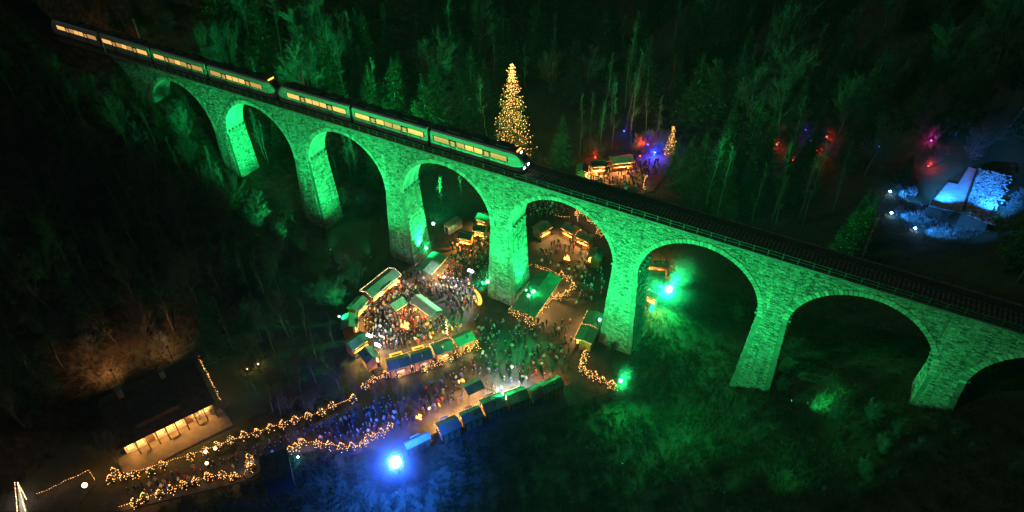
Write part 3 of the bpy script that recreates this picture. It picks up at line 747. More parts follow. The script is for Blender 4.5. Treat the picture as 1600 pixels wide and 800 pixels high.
garland([(917, 556), (908, 565), (908, 578), (918, 588), (935, 595), (945, 600), (958, 610)], 'curved garland of bulbs at the end of the stalls below a pier',
        firs=[(914, 558), (911, 568), (909, 578), (912, 583), (921, 588), (929, 592), (941, 598), (955, 605), (958, 609)], flabel='small bulb-covered fir on the curved hedge below a pier', fgroup=FG, double=True)
garland([(60, 778), (90, 765), (105, 757), (142, 740), (148, 748), (153, 757)], 'dim string of bulbs on the terrace edge in the lower corner', power=15)
garland([(866, 349), (890, 352)], 'string of bulbs between two stalls seen through the central arch', h=2.4, power=10)
garland([(903, 352), (900, 335), (912, 332), (918, 350), (934, 352), (936, 372)], 'tangle of bulb strings behind the stalls seen through the central arch', h=2.2, double=True, firs=[(902, 337), (912, 336), (921, 347), (930, 350), (935, 358), (936, 366)], flabel='small bulb-covered fir behind the stalls seen through the central arch', fgroup=FG)
garland([(945, 372), (937, 384)], 'string of bulbs slung to the half hidden stall', h=2.4, power=0)
garland([(902, 281), (930, 274), (946, 266), (985, 258)], 'strings of bulbs before the stalls in the clearing', h=2.6, double=True, power=40)
garland([(1008, 281), (1004, 296), (1008, 300)], 'short bright string of bulbs by the clearing exit', h=1.4, double=True, power=90)
garland([(832, 418), (818, 424)], 'short bulb string at the pier side of the terrace', power=10)
# ---------------------------------------------------------------- globe lamps, fire bowls, stage light
def globe(p, label, h=2.6, r=.42):
    t = thing('globe_lamp', label, 'lamp', p, 0, 'round lanterns by the path')
    mb = MB(); mb.tube((0, 0, 0), (0, 0, h), .05, .04, 6); mb.build('pole', M['metaldark'], t)
    mb = MB(); mb.lathe([(r * math.sin(math.pi * i / 8) + .001, -r * math.cos(math.pi * i / 8)) for i in range(9)], 12, (0, 0, h + r)); mb.build('globe', M['e_globe'], t)
    light('POINT', Vector(p) + Vector((0, 0, h + r * 2 + .05)), 90, AMBER, t, 'globe_light', .3)
for x, y, lb in ((329, 722, 'round white lantern on the upper edge of the path, left of its neighbour'), (344, 717, 'round white lantern beside the lit firs, right of its neighbour'), (331, 740, 'round white lantern standing alone on the path'), (144, 775, 'round yellow lantern by the terrace in the lower corner')):
    globe(G(x, y, FLR), lb, r=.4 if x < 200 else .27)
def fire_bowl(p, label, power=350, s=1.0):
    t = thing('fire_bowl', label, 'fire bowl', p); t.scale = (s, s, s)
    mb = MB(); mb.lathe([(.35, .5), (.8, .62), (1.0, .9), (.94, .9), (.7, .68), (.01, .6)], 14)
    for i in range(3): a = i * 2.1; mb.tube((.5 * math.cos(a), .5 * math.sin(a), .6), (.7 * math.cos(a), .7 * math.sin(a), 0), .05, .05, 5)
    mb.build('bowl', M['metaldark'], t)
    mb = MB(); rr = random.Random(4)
    for i in range(13):
        a = rr.random() * 6.28; q = rr.random() * .7; hh = rr.uniform(.4, 1.1) * (1 - q * .6)
        mb.lathe([(.05, .72), (.2, .85), (.12, .85 + hh * .5), (.005, .85 + hh)], 6, (q * math.cos(a), q * math.sin(a), 0))
    mb.build('flames', M['e_fire'], t)
    light('POINT', Vector(p) + Vector((0, 0, 2.2 * s)), power, (1, .22, .05), t, 'fire_light', .4)
    FOOT.append((p[0], p[1], 1.4, 1.4, 0))
fire_bowl(G(635, 516, FLR), 'glowing orange fire bowl in the middle of the ring of stalls', 420, 1.4)
fire_bowl(G(886, 409, FLR), 'glowing fire bowl ringed by people, seen through the central arch', 260, 1.1)
fire_bowl(G(656, 656, FLR), 'red glowing fire bowl next to the blue-lit tent', 220, .9)
def stage_mast(p, label, powers, h=5.0, face=None):
    t = thing('white_floodlight', label, 'floodlight', p, 0, 'white floodlights in the market')
    mb = MB()
    for sx in (-.15, .15):
        for sy in (-.15, .15): mb.tube((sx, sy, 0), (sx, sy, h), .025, .025, 4)
    for i in range(int(h / .5)): mb.tube((-.15, -.15, i * .5), (.15, -.15, i * .5 + .5), .015, .015, 3); mb.tube((.15, .15, i * .5), (-.15, .15, i * .5 + .5), .015, .015, 3)
    mb.build('truss', M['steel'], t)
    f = (Vector(CV0) - Vector(p)).normalized()
    for sx in (-.35, .35):
        mb = MB(); mb.tube(Vector((sx, 0, h)) - f * .3, Vector((sx, 0, h)), .16, .26, 10); mb.build('lamp_housing', M['metaldark'], t)
        mb = MB(); mb.tube(Vector((sx, 0, h)) + f * .01, Vector((sx, 0, h)) + f * .04, .25, .25, 12); mb.build('lamp_lens', M['e_white'], t)
    for tgt, pw, ang in powers:
        lp = Vector(p) + Vector((0, 0, h + .3)) + f * .5
        light('SPOT' if ang else 'POINT', lp, pw, WHITE, t, 'flood_beam', .15, tgt, ang, .5)
CV0 = tuple(CAM)
stage_mast(G(737, 452, FLR), 'white floodlight on a truss mast between two piers, shining over the crowd', [(G(640, 440), 9000, 50), (G(705, 465), 8000, 110)])
stage_mast(G(581, 545, FLR), 'white floodlight on a mast beside the grey-green stall of the ring', [(G(630, 525), 2200, 110)], 3.6)
stage_mast(G(594, 560, FLR), 'white floodlight on a mast at the corner stall of the ring', [(G(630, 525), 2200, 110)], 3.6)
# glowing crescent decoration under the white floodlight
t = thing('crescent_decoration', 'glowing yellow crescent decoration below the white floodlight by the pier', 'decoration', G(745, 474, FLR))
mb = MB(); pr = None
for i in range(15):
    a = -2.2 + 4.4 * i / 14; rr_ = 1.5; p = Vector((rr_ * math.cos(a) * .85, rr_ * math.cos(a) * -.4, 1.75 + rr_ * math.sin(a))); q = .08 + .3 * math.cos(a / 1.42)
    if pr: mb.tube(pr[0], p, pr[1], q, 8)
    pr = (p, q)
mb.build('crescent', M['e_amberroof'], t)
mb = MB(); mb.tube((0, 0, 0), (.9, -.4, 1.7), .05, .05, 6); mb.build('stand', M['metaldark'], t)
light('POINT', G(745, 474, FLR) + Vector((0, -1.2, 2)), 200, AMBER, t, 'glow')
# decorative bulb post in the ring
t = thing('bulb_column', 'slim column wrapped in bulbs between the third and outermost stalls of the ring', 'decoration', G(699, 526, FLR))
mb = MB(); mb.tube((0, 0, 0), (0, 0, 4.2), .06, .04, 6); mb.build('pole', M['metaldark'], t)
mb = MB(); bulb_line(mb, [(.15 * math.cos(i), .15 * math.sin(i), .4 + i * .12) for i in range(32)], .2, .07); mb.build('bulbs', M['e_bulbw'], t)['kind'] = 'stuff'
# white food trailer
c, ux, uy, ln, dp = frame_of([(694, 350), (714, 338), (721, 343), (701, 356)], FLR + 2.7)
t = thing('food_trailer', 'white box trailer parked on the grass beyond the arch', 'trailer', (c.x, c.y, FLR), math.atan2(ux.y, ux.x))
mb = MB(); mb.box((0, 0, 1.6), (ln, dp, 2.1)); mb.build('body', M['canvas'], t)
mb = MB(); mb.box((0, 0, 2.7), (ln + .2, dp + .2, .08)); mb.build('roof', M['roofg'], t)
mb = MB(); mb.box((-ln / 2 - .03, 0, 1.5), (.05, .8, 1.6)); mb.build('door', M['metaldark'], t)
mb = MB(); mb.box((0, -dp / 2 - .03, 1.8), (ln * .7, .05, .9)); mb.build('hatch', M['plaster'], t)
mb = MB(); mb.tube((-ln / 2, 0, .5), (-ln / 2 - 1.4, 0, .45), .06, .06, 6); mb.build('drawbar', M['metaldark'], t)
for sy in (-1, 1):
    mb = MB(); mb.tube((0, sy * (dp / 2 - .1), .35), (0, sy * (dp / 2 + .06), .35), .35, .35, 12); mb.build('wheel', M['traindark'], t)
light('POINT', (c.x + 1, c.y - 3, FLR + 3.2), 160, WARM, t, 'hatch_light')
# barrel kiosk in the lower row
c = G(840, 618, FLR)
t = thing('barrel_kiosk', 'dark rounded barrel kiosk between the white-edged stall and the last green stall', 'kiosk', (c.x, c.y, FLR), math.radians(60))
mb = MB(); n = 12
for i in range(n):
    a, b = math.pi * i / n, math.pi * (i + 1) / n
    mb.quad((-1.6, 1.4 * math.cos(a), .9 + 1.5 * math.sin(a)), (1.6, 1.4 * math.cos(a), .9 + 1.5 * math.sin(a)), (1.6, 1.4 * math.cos(b), .9 + 1.5 * math.sin(b)), (-1.6, 1.4 * math.cos(b), .9 + 1.5 * math.sin(b)))
mb.build('shell', M['roofpale'], t)
for sx in (-1.6, 1.6):
    mb = MB(); mb.add([(sx, 1.4 * math.cos(math.pi * i / n), .9 + 1.5 * math.sin(math.pi * i / n)) for i in range(n + 1)] + [(sx, -1.4, 0), (sx, 1.4, 0)], [tuple(range(n + 3))]); mb.build('end_wall', M['wood'], t)
mb = MB(); mb.box((0, 1.4, .45), (3.2, .06, .9)); mb.box((0, -1.4, .45), (3.2, .06, .9)); mb.build('base', M['wood'], t)
FOOT.append((c.x, c.y, 1.8, 1.8, 0))
# standing tables for the visitors
tb = MB(); tb.tube((0, 0, 0), (0, 0, 1.05), .05, .05, 6); tbp = tb.mesh('leg', M['metaldark']); tb = MB(); tb.lathe([(.01, 1.09), (.38, 1.09), (.40, 1.07), (.38, 1.05), (.01, 1.05)], 12); tbt = tb.mesh('table_top', M['wood']); tb = MB(); tb.lathe([(.28, 0), (.28, .04), (.05, .08)], 10); tbb = tb.mesh('base', M['metaldark'])
for i, (px, py) in enumerate(((590, 490), (605, 500), (622, 520), (650, 510), (668, 512), (612, 535), (640, 540), (580, 510), (655, 530), (690, 440), (705, 455), (720, 420), (735, 405), (770, 530), (800, 545), (830, 560), (690, 625), (720, 575), (860, 545), (775, 575))):
    p = G(px, py, FLR); t = thing('standing_table', 'round standing table ' + ('inside the ring of stalls' if i < 9 else 'in the crowd between two piers' if i < 13 else 'on the open market ground'), 'table', p, 0, 'round standing tables')
    ob('leg', tbp, t); ob('table_top', tbt, t); ob('base', tbb, t); FOOT.append((p.x, p.y, .5, .5, 0))
# ---------------------------------------------------------------- long house on the slope foot
A = G(186, 703, -26.6); B = G(336, 630, -26.6); ux = (B - A); ln = ux.length; ux.normalize(); uy = Vector((-ux.y, ux.x, 0))
rz = math.atan2(ux.y, ux.x); c = (A + B) / 2
ZB = -30.1; EV = -26.6 - ZB; RG = EV + 4.6; DH = 6.4
house = thing('long_house', 'long dark-roofed house with a glowing ground floor at the foot of the wooded slope', 'house', (c.x, c.y, ZB), rz)
h2 = ln / 2
def slab(name, P, th, m, parent):
    mb = MB(); n = (Vector(P[1]) - Vector(P[0])).cross(Vector(P[3]) - Vector(P[0])).normalized() * th
    Q = [Vector(p) - n for p in P]; mb.add(list(P) + Q, [(0, 1, 2, 3), (7, 6, 5, 4), (0, 4, 5, 1), (1, 5, 6, 2), (2, 6, 7, 3), (3, 7, 4, 0)]); return mb.build(name, m, parent)
rf = slab('roof', [(-h2, 0, EV), (h2, 0, EV), (h2, DH, RG), (-h2, DH, RG)], .2, M['roofdark'], house)
slab('roof', [(-h2, DH, RG), (h2, DH, RG), (h2, 2 * DH, EV), (-h2, 2 * DH, EV)], .2, M['roofdark'], house)
tm = MB(); 
for j in range(14):      # shingle courses
    v = j / 14; tm.box((0, DH * v + .2, EV + (RG - EV) * v + .16), (2 * h2 - .1, .5, .05), M=Matrix.Rotation(math.atan2(RG - EV, DH), 4, 'X'))
o = tm.build('shingle_course', M['roofdark'], rf); o['kind'] = 'stuff'
for xx, yy in ((h2 * .32, DH), (-h2 * .55, DH)):
    mb = MB(); mb.box((xx, yy, RG + .5), (.8, .8, 1.6)); mb.box((xx, yy, RG + 1.35), (1.0, 1.0, .12)); mb.build('chimney', M['core'], rf)
mb = MB(); mb.box((-h2 * .1, 2.4, EV + 2.3), (h2 * .95, 2.2, .12), M=Matrix.Rotation(.35, 4, 'X')); mb.box((-h2 * .1, 1.45, EV + 1.55), (h2 * .9, .1, 1.0)); mb.build('dormer', M['roofdark'], rf)
mb = MB(); mb.box((0, 1.6, EV / 2), (2 * h2 - 1, .3, EV)); mb.build('wall', M['plaster'], house)
for sg in (-1, 1):
    mb = MB(); x = sg * (h2 - .6); mb.add([(x, 1.5, 0), (x, 2 * DH - 1, 0), (x, 2 * DH - 1, EV), (x, DH, RG - .4), (x, 1.5, EV)], [(0, 1, 2, 3, 4)]); mb.build('gable_wall', M['plaster'], house)
mb = MB(); mb.box((0, 2 * DH - 1, EV / 2), (2 * h2 - 1, .3, EV)); mb.build('wall', M['plaster'], house)
for i in range(9):
    x = -h2 + 1.4 + i * (2 * h2 - 2.8) / 8
    if i in (2, 6):
        mb = MB(); mb.box((x, 1.42, 1.1), (1.1, .08, 2.2)); d_ = mb.build('door', M['darkwood'], house)
        mb = MB(); mb.box((x + .4, 1.35, 1.1), (.06, .08, .2)); mb.build('handle', M['steel'], d_)
    else:
        mb = MB(); mb.box((x, 1.43, 1.6), (1.2, .06, 1.3)); w_ = mb.build('window', M['darkwood'], house)
        mb = MB(); mb.box((x - .27, 1.38, 1.6), (.46, .05, 1.1)); mb.build('pane', M['e_house'], w_); mb = MB(); mb.box((x + .27, 1.38, 1.6), (.46, .05, 1.1)); mb.build('pane', M['e_house'], w_)
        mb = MB(); mb.box((x, 1.36, .9), (1.4, .2, .08)); mb.build('sill', M['plaster'], w_)
    mb = MB(); mb.box((x + .95, .12, EV / 2 - .1), (.18, .18, EV - .2)); mb.build('veranda_post', M['darkwood'], house)
T = Matrix.Translation((c.x, c.y, ZB)) @ Matrix.Rotation(rz, 4, 'Z')
for i in range(6):
    x = -h2 + 1.6 + i * (2 * h2 - 3.2) / 5
    mb = MB(); mb.box((x, .9, EV - .5), (.35, .35, .2)); mb.build('eave_lamp', M['e_house'], house)
    light('POINT', T @ Vector((x, .3, EV - 1.2)), 420, (1, .46, .11), house, 'eave_light', .15)
sheet('terrace', ccw([T @ Vector(v) for v in ((-h2 - 1, -3.2, 0), (h2 + 1, -3.2, 0), (h2 + 1, 1.4, 0), (-h2 - 1, 1.4, 0))]), ZB + .1, mat('terrace_paving', (.17, .14, .11), .9, .2, .6), .2)
# lamp post behind the house that lights the leaf-covered slope
for k, (px, py) in enumerate(((262, 578), (196, 610))):
    p = T @ Vector((5.0 if k == 0 else -4.5, 2 * DH + 4.0, 0)); p.z = hzf(p.x, p.y)
    t = thing('lamp_post', ('lamp post' if k else 'tall lamp post') + ' on the leaf-strewn slope behind the long house, ' + ('near its far end' if k else 'near the chimney'), 'lamp', p)
    mb = MB(); mb.tube((0, 0, 0), (0, 0, 4.2), .06, .05, 6); mb.build('pole', M['metaldark'], t)
    mb = MB(); mb.box((0, 0, 4.3), (.4, .4, .2)); mb.build('lamp_head', M['darkwood'], t)
    light('SPOT', p + Vector((-.3, .3, 4.0)), 1300, (1, .55, .25), t, 'lamp_light', .2, p + Vector((-9, 2, 1)), 165, 1.0)
# bulb trellis at the gable end
t = thing('bulb_trellis', 'timber trellis hung with warm bulbs at the gable end of the long house', 'trellis', T @ Vector((h2 + .8, 1, 0)), rz)
mb = MB()
for yy in (0, 5, 9): mb.box((0, yy, 2.8), (.15, .15, 5.6))
mb.box((0, 4.5, 5.6), (.15, 9.2, .15)); mb.box((0, 4.5, 3.6), (.12, 9.2, .12)); mb.build('frame', M['darkwood'], t)
mb = MB()
for zz in (5.7, 4.6, 3.5, 2.4, 1.3): bulb_line(mb, [(.2, 0, zz), (.2, 9, zz)], .55, .075, .2, .15)
mb.build('bulbs', M['e_bulb'], t)['kind'] = 'stuff'
light('POINT', T @ Vector((h2 + 2, 3, 4)), 60, WARM, t, 'bulb_light'); light('POINT', T @ Vector((h2 + 2, 8, 4)), 45, WARM, t, 'bulb_light')
# ---------------------------------------------------------------- dark hut
c, ux, uy, ln, dp = frame_of([(404, 714), (448, 702), (457, 742), (411, 756)], -26.2)
t = thing('timber_hut', 'dark flat-roofed timber hut on the lower edge of the path', 'hut', (c.x, c.y, -30), math.atan2(ux.y, ux.x))
mb = MB(); mb.box((0, 0, 1.9), (ln - .3, dp - .3, 3.8)); mb.build('wall', M['darkwood'], t)
mb = MB(); mb.box((0, 0, 3.9), (ln, dp, .18)); mb.build('roof', M['roofdark'], t)
for sg in (-1, 1):
    mb = MB(); mb.box((sg * ln * .22, -dp / 2 + .12, 1.1), (1.0, .08, 2.1)); mb.build('door', M['roofpale'], t)
    mb = MB(); mb.box((-ln / 2 + .12, sg * dp * .22, 1.8), (.08, 1.0, 1.0)); mb.build('window', M['glass'], t)
FOOT.append((c.x, c.y, ln / 2, dp / 2, 0))
for px, py, k in ((392, 727, 'path'), (466, 716, 'bulb garland')):
    p = G(px, py, -30); t = thing('ground_lamp', 'teal ground lamp shining beside the dark hut, on the %s side' % k, 'lamp', p)
    mb = MB(); mb.box((0, 0, .15), (.4, .4, .3)); mb.build('housing', M['metaldark'], t)
    mb = MB(); mb.box((0, 0, .32), (.3, .3, .04)); mb.build('lens', M['e_ice'], t)
    light('POINT', p + Vector((0, -.3, 1.0)), 110, (.02, .5, .75), t, 'lamp_light')
# ---------------------------------------------------------------- lit ramp in the lower corner
r0, r1, r2, r3 = [G(*q, -29.6) for q in ((32, 812), (46, 812), (31, 758), (27, 758))]; s1 = G(46, 786, -29.0)
t = thing('lit_ramp', 'narrow white-lit ramp edged with strings of bulbs in the lower corner', 'ramp', r0)
mb = MB(); mb.add([p - r0 for p in (r0, r1, r2, r3)] + [p - r0 - Vector((0, 0, .4)) for p in (r0, r1, r2, r3)], [(0, 1, 2, 3), (0, 4, 5, 1), (1, 5, 6, 2), (2, 6, 7, 3), (3, 7, 4, 0)]); mb.build('deck', M['canvas'], t)
up = Vector((0, 0, .9)); mb = MB(); bulb_line(mb, [r0 - r0 + up, r3 - r0 + up], .3, .08); bulb_line(mb, [r1 - r0 + up, r2 - r0 + up], .3, .08); bulb_line(mb, [r2 - r0 + up, s1 - r0 + up], .3, .08); mb.build('bulbs', M['e_bulbw'], t)['kind'] = 'stuff'
pm = MB(); pm.tube((0, 0, -.4), (0, 0, .95), .04, .04, 6); pme = pm.mesh('post', M['darkwood'])
for q in (r0, r1, r2, r3, s1, r0.lerp(r3, .5), r1.lerp(r2, .5)): ob('post', pme, t, q - r0)
light('POINT', (r0 + r2) / 2 + Vector((0, 0, 2.0)), 110, (1, .85, .7), t, 'ramp_light')
sheet('forecourt', ccw([G(*q) for q in [(0, 800), (20, 770), (120, 745), (150, 757), (130, 780), (120, 800)]]), -30, M['tarmac'], .12)
# ---------------------------------------------------------------- frosted house in the gorge
e0 = G(1451, 321, -27.4); e1 = G(1502, 257, -27.4); r0 = G(1503, 331, -26.2); r1 = G(1527, 265, -26.2); f0 = G(1545, 348, -24.8); f1 = G(1570, 276, -24.8)
t = thing('stone_house', 'stone house with a frosted roof lit ice blue among dark trees', 'house', (e0.x, e0.y, -31)); o0 = Vector((e0.x, e0.y, -31))
def V_(p): return Vector(p) - o0
n0 = e0.lerp(e1, .56); n1 = n0.lerp(r0.lerp(r1, .56), .42); n2 = e1.lerp(r1, .42)
slab('roof', [V_(e0), V_(r0), V_(r0.lerp(r1, .56)), V_(n0)], .25, M['slab'], t)
slab('roof', [V_(n1), V_(r0.lerp(r1, .56)), V_(r1), V_(n2)], .25, M['slab'], t)
rb = slab('roof', [V_(r0), V_(f0), V_(f1), V_(r1)], .25, M['core'], t)
mb = MB(); mb.tube(V_(r0) + Vector((0, 0, .15)), V_(r1) + Vector((0, 0, .15)), .32, .32, 6); mb.build('ridge_beam', M['darkwood'], t)
mb = MB()
for a_, b_ in ((e0, r0), (r0, f0), (e0, n0), (n1, n2)): mb.tube(V_(a_) + Vector((0, 0, .02)), V_(b_) + Vector((0, 0, .02)), .16, .16, 5)
mb.build('verge_board', M['darkwood'], t)
rr = random.Random(8); mb = MB()
for i in range(1100):
    u, v = rr.random() * rr.choice((1, 1, 1.12, 1.25)), rr.random() * 1.06 - .03
    p = V_(r0.lerp(f0, u).lerp(r1.lerp(f1, u), v)); s = rr.uniform(.18, .5)
    mb.box(p + Vector((0, 0, .15)), (s, s * rr.uniform(.5, 1), rr.uniform(.1, .3)), M=Matrix.Rotation(rr.random() * 3, 4, 'Z') @ Matrix.Rotation(rr.uniform(-.5, .5), 4, 'X'))
o = mb.build('roof_stones', M['rock'], rb); o['kind'] = 'stuff'
mb = MB()
for i in range(240):
    u, v = rr.random(), rr.random() * .2
    p = V_(e0.lerp(r0, u).lerp(e1.lerp(r1, u), v)); s = rr.uniform(.2, .5)
    mb.box(p + Vector((0, 0, .1)), (s, s * .8, .16), M=Matrix.Rotation(rr.random() * 3, 4, 'Z'))
o = mb.build('roof_stones', M['rock'], t); o['kind'] = 'stuff'
mb = MB(); zz = Vector((0, 0, -7))
for a, b in ((e0, r0), (r0, f0), (f0, f1), (e1, e0)):
    a_, b_ = V_(a) - Vector((0, 0, .26)), V_(b) - Vector((0, 0, .26)); mb.quad(a_ + zz, b_ + zz, b_, a_)
mb.build('wall', M['darkwood'], t)  # coloured dark to keep this unlit side dark under the spotlights
mb = MB(); a_, b_ = V_(e0), V_(f0); mb.box(a_.lerp(b_, .3) + Vector((0, -.1, -1.4)), (1.1, .4, 1.9)); mb.build('door', M['darkwood'], t)
# ---------------------------------------------------------------- trees
def bare_tree(seed, H, stems=1, spread=.5, lean=0.0, tf=0, sf=1.0):
    r = random.Random(seed); tr = MB(); cr = MB()
    def grow(p, d, ln, rad, lev):
        n = 3 if lev < 2 else 2
        q = p
        for i in range(n):
            d2 = (d + Vector((r.gauss(0, .10), r.gauss(0, .10), r.gauss(.03, .06)))).normalized()
            e = q + d2 * ln / n; r1 = rad * (1 - .22 * (i + 1) / n)
            (tr if lev < 2 else cr).tube(q, e, rad * (1 - .22 * i / n), r1, 6 if lev == 0 else (4 if lev == 1 else 3), caps=False)
            # side shoots along the segment
            if lev < 4:
                k = (0, 3, 3, 3)[lev] if lev > 0 else (0 if i == 0 else 3)
                for _ in range(k):
                    if r.random() < .88:
                        a = r.random() * 6.283; sv = d2.orthogonal().normalized(); sv.rotate(Matrix.Rotation(a, 3, d2))
                        sp = spread * r.uniform(.7, 1.5)
                        nd = (d2 * (1 - sp * .4) + sv * sp + Vector((0, 0, .12))).normalized()
                        grow(q.lerp(e, r.random()), nd, ln * r.uniform(.36, .62) * (sf if lev == 0 else 1), max(.015, r1 * r.uniform(.34, .55) * (.6 if lev == 0 and sf < 1 else 1)), lev + 1)
            q = e; d = d2
        if lev < 4: 
            for _ in range(2):
                nd = (d + Vector((r.gauss(0, .35), r.gauss(0, .35), .1))).normalized(); grow(q, nd, ln * r.uniform(.35, .5) * (sf if lev == 0 else 1), max(.015, rad * (.5 if sf == 1 else .3)), lev + 1)
    for s in range(stems):
        a = r.random() * 6.283; k = 0 if stems == 1 else r.uniform(.12, .32)
        grow(Vector((.25 * math.cos(a), .25 * math.sin(a), 0)) * (stems > 1) - Vector((0, 0, .5)), Vector((k * math.cos(a) + lean, k * math.sin(a), 1)).normalized(), H * (tf or r.uniform(.55, .68)), (.0115 if stems == 1 else .007) * H, 0 if stems == 1 else 1)
    return tr.mesh('trunk', M['bark']), cr.mesh('crown', M['twig'])
def spruce(seed, H, rad, dens=1.0, gap=.034):
    r = random.Random(seed); tr = MB(); cr = MB(); tips = []
    tr.tube((0, 0, -.5), (0, 0, H * .55), .014 * H, .009 * H, 7, caps=False); tr.tube((0, 0, H * .55), (0, 0, H), .009 * H, .01, 5, caps=False)
    z = H * .10
    while z < H * .985:
        u = z / H; br = rad * (1 - u) ** .8 * r.uniform(.85, 1.1) + .12
        n = max(4, int((5 + 5 * (1 - u)) * dens))
        a0 = r.random() * 6.28
        for i in range(n):
            a = a0 + 6.283 * (i + r.uniform(-.25, .25)) / n; ln = br * r.uniform(.65, 1.2)
            d = Vector((math.cos(a), math.sin(a), 0)); s = Vector((-d.y, d.x, 0))
            droop = r.uniform(.12, .34); prev = Vector((0, 0, z)); segs = 4
            for j in range(segs):
                v = (j + 1) / segs; p = d * ln * v + Vector((0, 0, z - droop * ln * v + .26 * ln * v * v * v))
                # side sprays, each turned its own way
                for sg in (-1, 1):
                    for q_ in range(2):
                        w = ln * .34 * (1 - .4 * v) * r.uniform(.6, 1.3) + .1; f = prev.lerp(p, r.random())
                        nz_ = Vector((r.uniform(-.3, .3), r.uniform(-.3, .3), r.uniform(-.75, .15)))
                        tip = f + s * sg * w * r.uniform(.5, 1) + d * w * r.uniform(.3, .9) + nz_ * w
                        cr.add([f - d * .08 * w, f + d * w * .36 + Vector((0, 0, r.uniform(-.2, .2) * w)), tip], [(0, 1, 2)])
                wd = .08 * ln * (1 - v * .7) + .04
                cr.add([prev - s * wd, prev + s * wd, p + s * wd * .6, p - s * wd * .6], [(0, 1, 2, 3)])
                tips.append(p + Vector((0, 0, .05))); prev = p
        z += H * gap * r.uniform(.8, 1.2) * (1 if u < .8 else .7)
    return tr.mesh('trunk', M['bark']), cr.mesh('crown', M['needle']), tips
def pole_tree(seed, H):
    """a forest-grown tree: long slim stem, narrow crown of short ascending branches"""
    r = random.Random(seed); tr = MB(); cr = MB(); pts = []; p = Vector((0, 0, -.5)); n = 9
    for i in range(n + 1):
        pts.append(p.copy()); p = p + Vector((r.gauss(0, .14), r.gauss(0, .14), (H + .5) / n))
    for i in range(n): tr.tube(pts[i], pts[i + 1], .15 * (1 - i / n) + .02, .15 * (1 - (i + 1) / n) + .02, 6, caps=False)
    for b in range(70):
        u = .3 + .7 * r.random() ** .8; k = min(n - 1, int(u * n)); o = pts[k].lerp(pts[k + 1], u * n - k)
        a = r.random() * 6.283; ln = (2.6 * (1 - u) + .8) * r.uniform(.6, 1.2); d = Vector((math.cos(a), math.sin(a), r.uniform(.6, 1.5))).normalized(); q = o
        for s in range(3):
            d = (d + Vector((r.gauss(0, .15), r.gauss(0, .15), .08))).normalized(); e_ = q + d * ln / 3; cr.tube(q, e_, .035 - s * .009, .026 - s * .009, 3, caps=False)
            for _ in range(3):
                dd = (d + Vector((r.gauss(0, .6), r.gauss(0, .6), r.gauss(.1, .4)))).normalized(); w = q.lerp(e_, r.random()); cr.tube(w, w + dd * ln * r.uniform(.2, .45), .014, .008, 3, caps=False)
            q = e_
    return tr.mesh('trunk', M['bark']), cr.mesh('crown', M['twig'])
BARE = [bare_tree(100 + i, 15, 1, (.45, .55, .38, .5, .6)[i]) for i in range(5)]
POLE = [pole_tree(130 + i, 17) for i in range(4)]
BUSH = [bare_tree(150 + i, 8, (5, 6, 4)[i], .4) for i in range(3)]
SPR = [spruce(170 + i, 20, (4.4, 3.9, 4.9)[i])[:2] for i in range(3)]
KIND = {'bare': ('bare_tree', BARE, 15), 'pole': ('bare_tree', POLE, 17), 'bush': ('bare_shrub', BUSH, 8), 'spruce': ('spruce_tree', SPR, 20)}
TREES = []
def plant(kind, x, y, h, label, group, rr=random.Random(77), wide=1.0):
    nm, ms, h0 = KIND[kind]; a, b = ms[rr.randrange(len(ms))]; s = h / h0
    t = thing(nm, label, 'shrub' if kind == 'bush' else 'tree', (x, y, hzf(x, y)), rr.random() * 6.28, group); t.scale = (s * wide, s * wide, s)
    t.rotation_euler = (rr.uniform(-.05, .05), rr.uniform(-.05, .05), rr.random() * 6.28)
    ob('trunk', a, t); ob('crown', b, t); TREES.append((x, y)); return t
def at_px(kind, px, py, h, label, group, z=None, wide=1.0):
    zz = -30.0
    for _ in range(12):
        p = G(px, py, zz); zz = zz * .5 + hzf(p.x, p.y) * .5
    return plant(kind, p.x, p.y, h, label, group, wide=wide)
# trees that stand out
SH = 'green-lit shrubs on the slope beside the ring of stalls'
for px, py, h in ((437, 418, 8), (466, 412, 6.5), (424, 432, 6), (530, 430, 7), (524, 482, 8), (508, 476, 7), (557, 452, 6.5), (500, 470, 5), (545, 418, 4), (470, 440, 5)): at_px('bush', px, py, h, 'bare shrub lit green on the dark slope beside the ring of stalls', SH)
BG_ = 'green-lit trees behind the viaduct'
for px, py, h, k in ((1090, 322, 20, 'spruce'), (1075, 318, 15, 'spruce'), (1110, 332, 24, 'spruce'), (1130, 345, 17, 'spruce'), (1065, 300, 16, 'spruce'), (1150, 300, 26, 'spruce'), (1120, 295, 24, 'spruce'), (1185, 310, 24, 'spruce'), (1048, 278, 12, 'spruce'), (1098, 340, 22, 'pole'), (1175, 350, 15, 'pole'), (1205, 345, 20, 'pole'), (1208, 360, 14, 'pole'), (1245, 350, 18, 'pole'), (1255, 352, 20, 'pole'), (1302, 330, 18, 'pole'), (1305, 318, 16, 'pole'), (1140, 360, 9, 'spruce'), (1235, 300, 16, 'spruce'), (1160, 335, 18, 'spruce'), (1215, 320, 18, 'spruce'), (1085, 345, 11, 'spruce'), (1120, 352, 20, 'pole')):
    at_px(k, px, py, h, {'bare': 'leafless tree catching green light beyond the viaduct, right of the clearing', 'spruce': 'dark spruce catching green light beyond the viaduct, right of the clearing', 'pole': 'thin pale trunk standing beyond the empty end of the viaduct', 'bush': 'low leafless thicket beyond the viaduct, below the clearing'}[k], BG_)
at_px('bare', 1430, 232, 15, 'solitary leafless tree lit pale green above the ice-blue house', None, wide=1.2)
at_px('spruce', 1410, 284, 8, 'spruce with boughs lit ice blue from below, left of the frosted house', None, wide=1.3)
at_px('bush', 1520, 250, 11, 'blue-lit leafless shrub rising behind the frosted house', None)
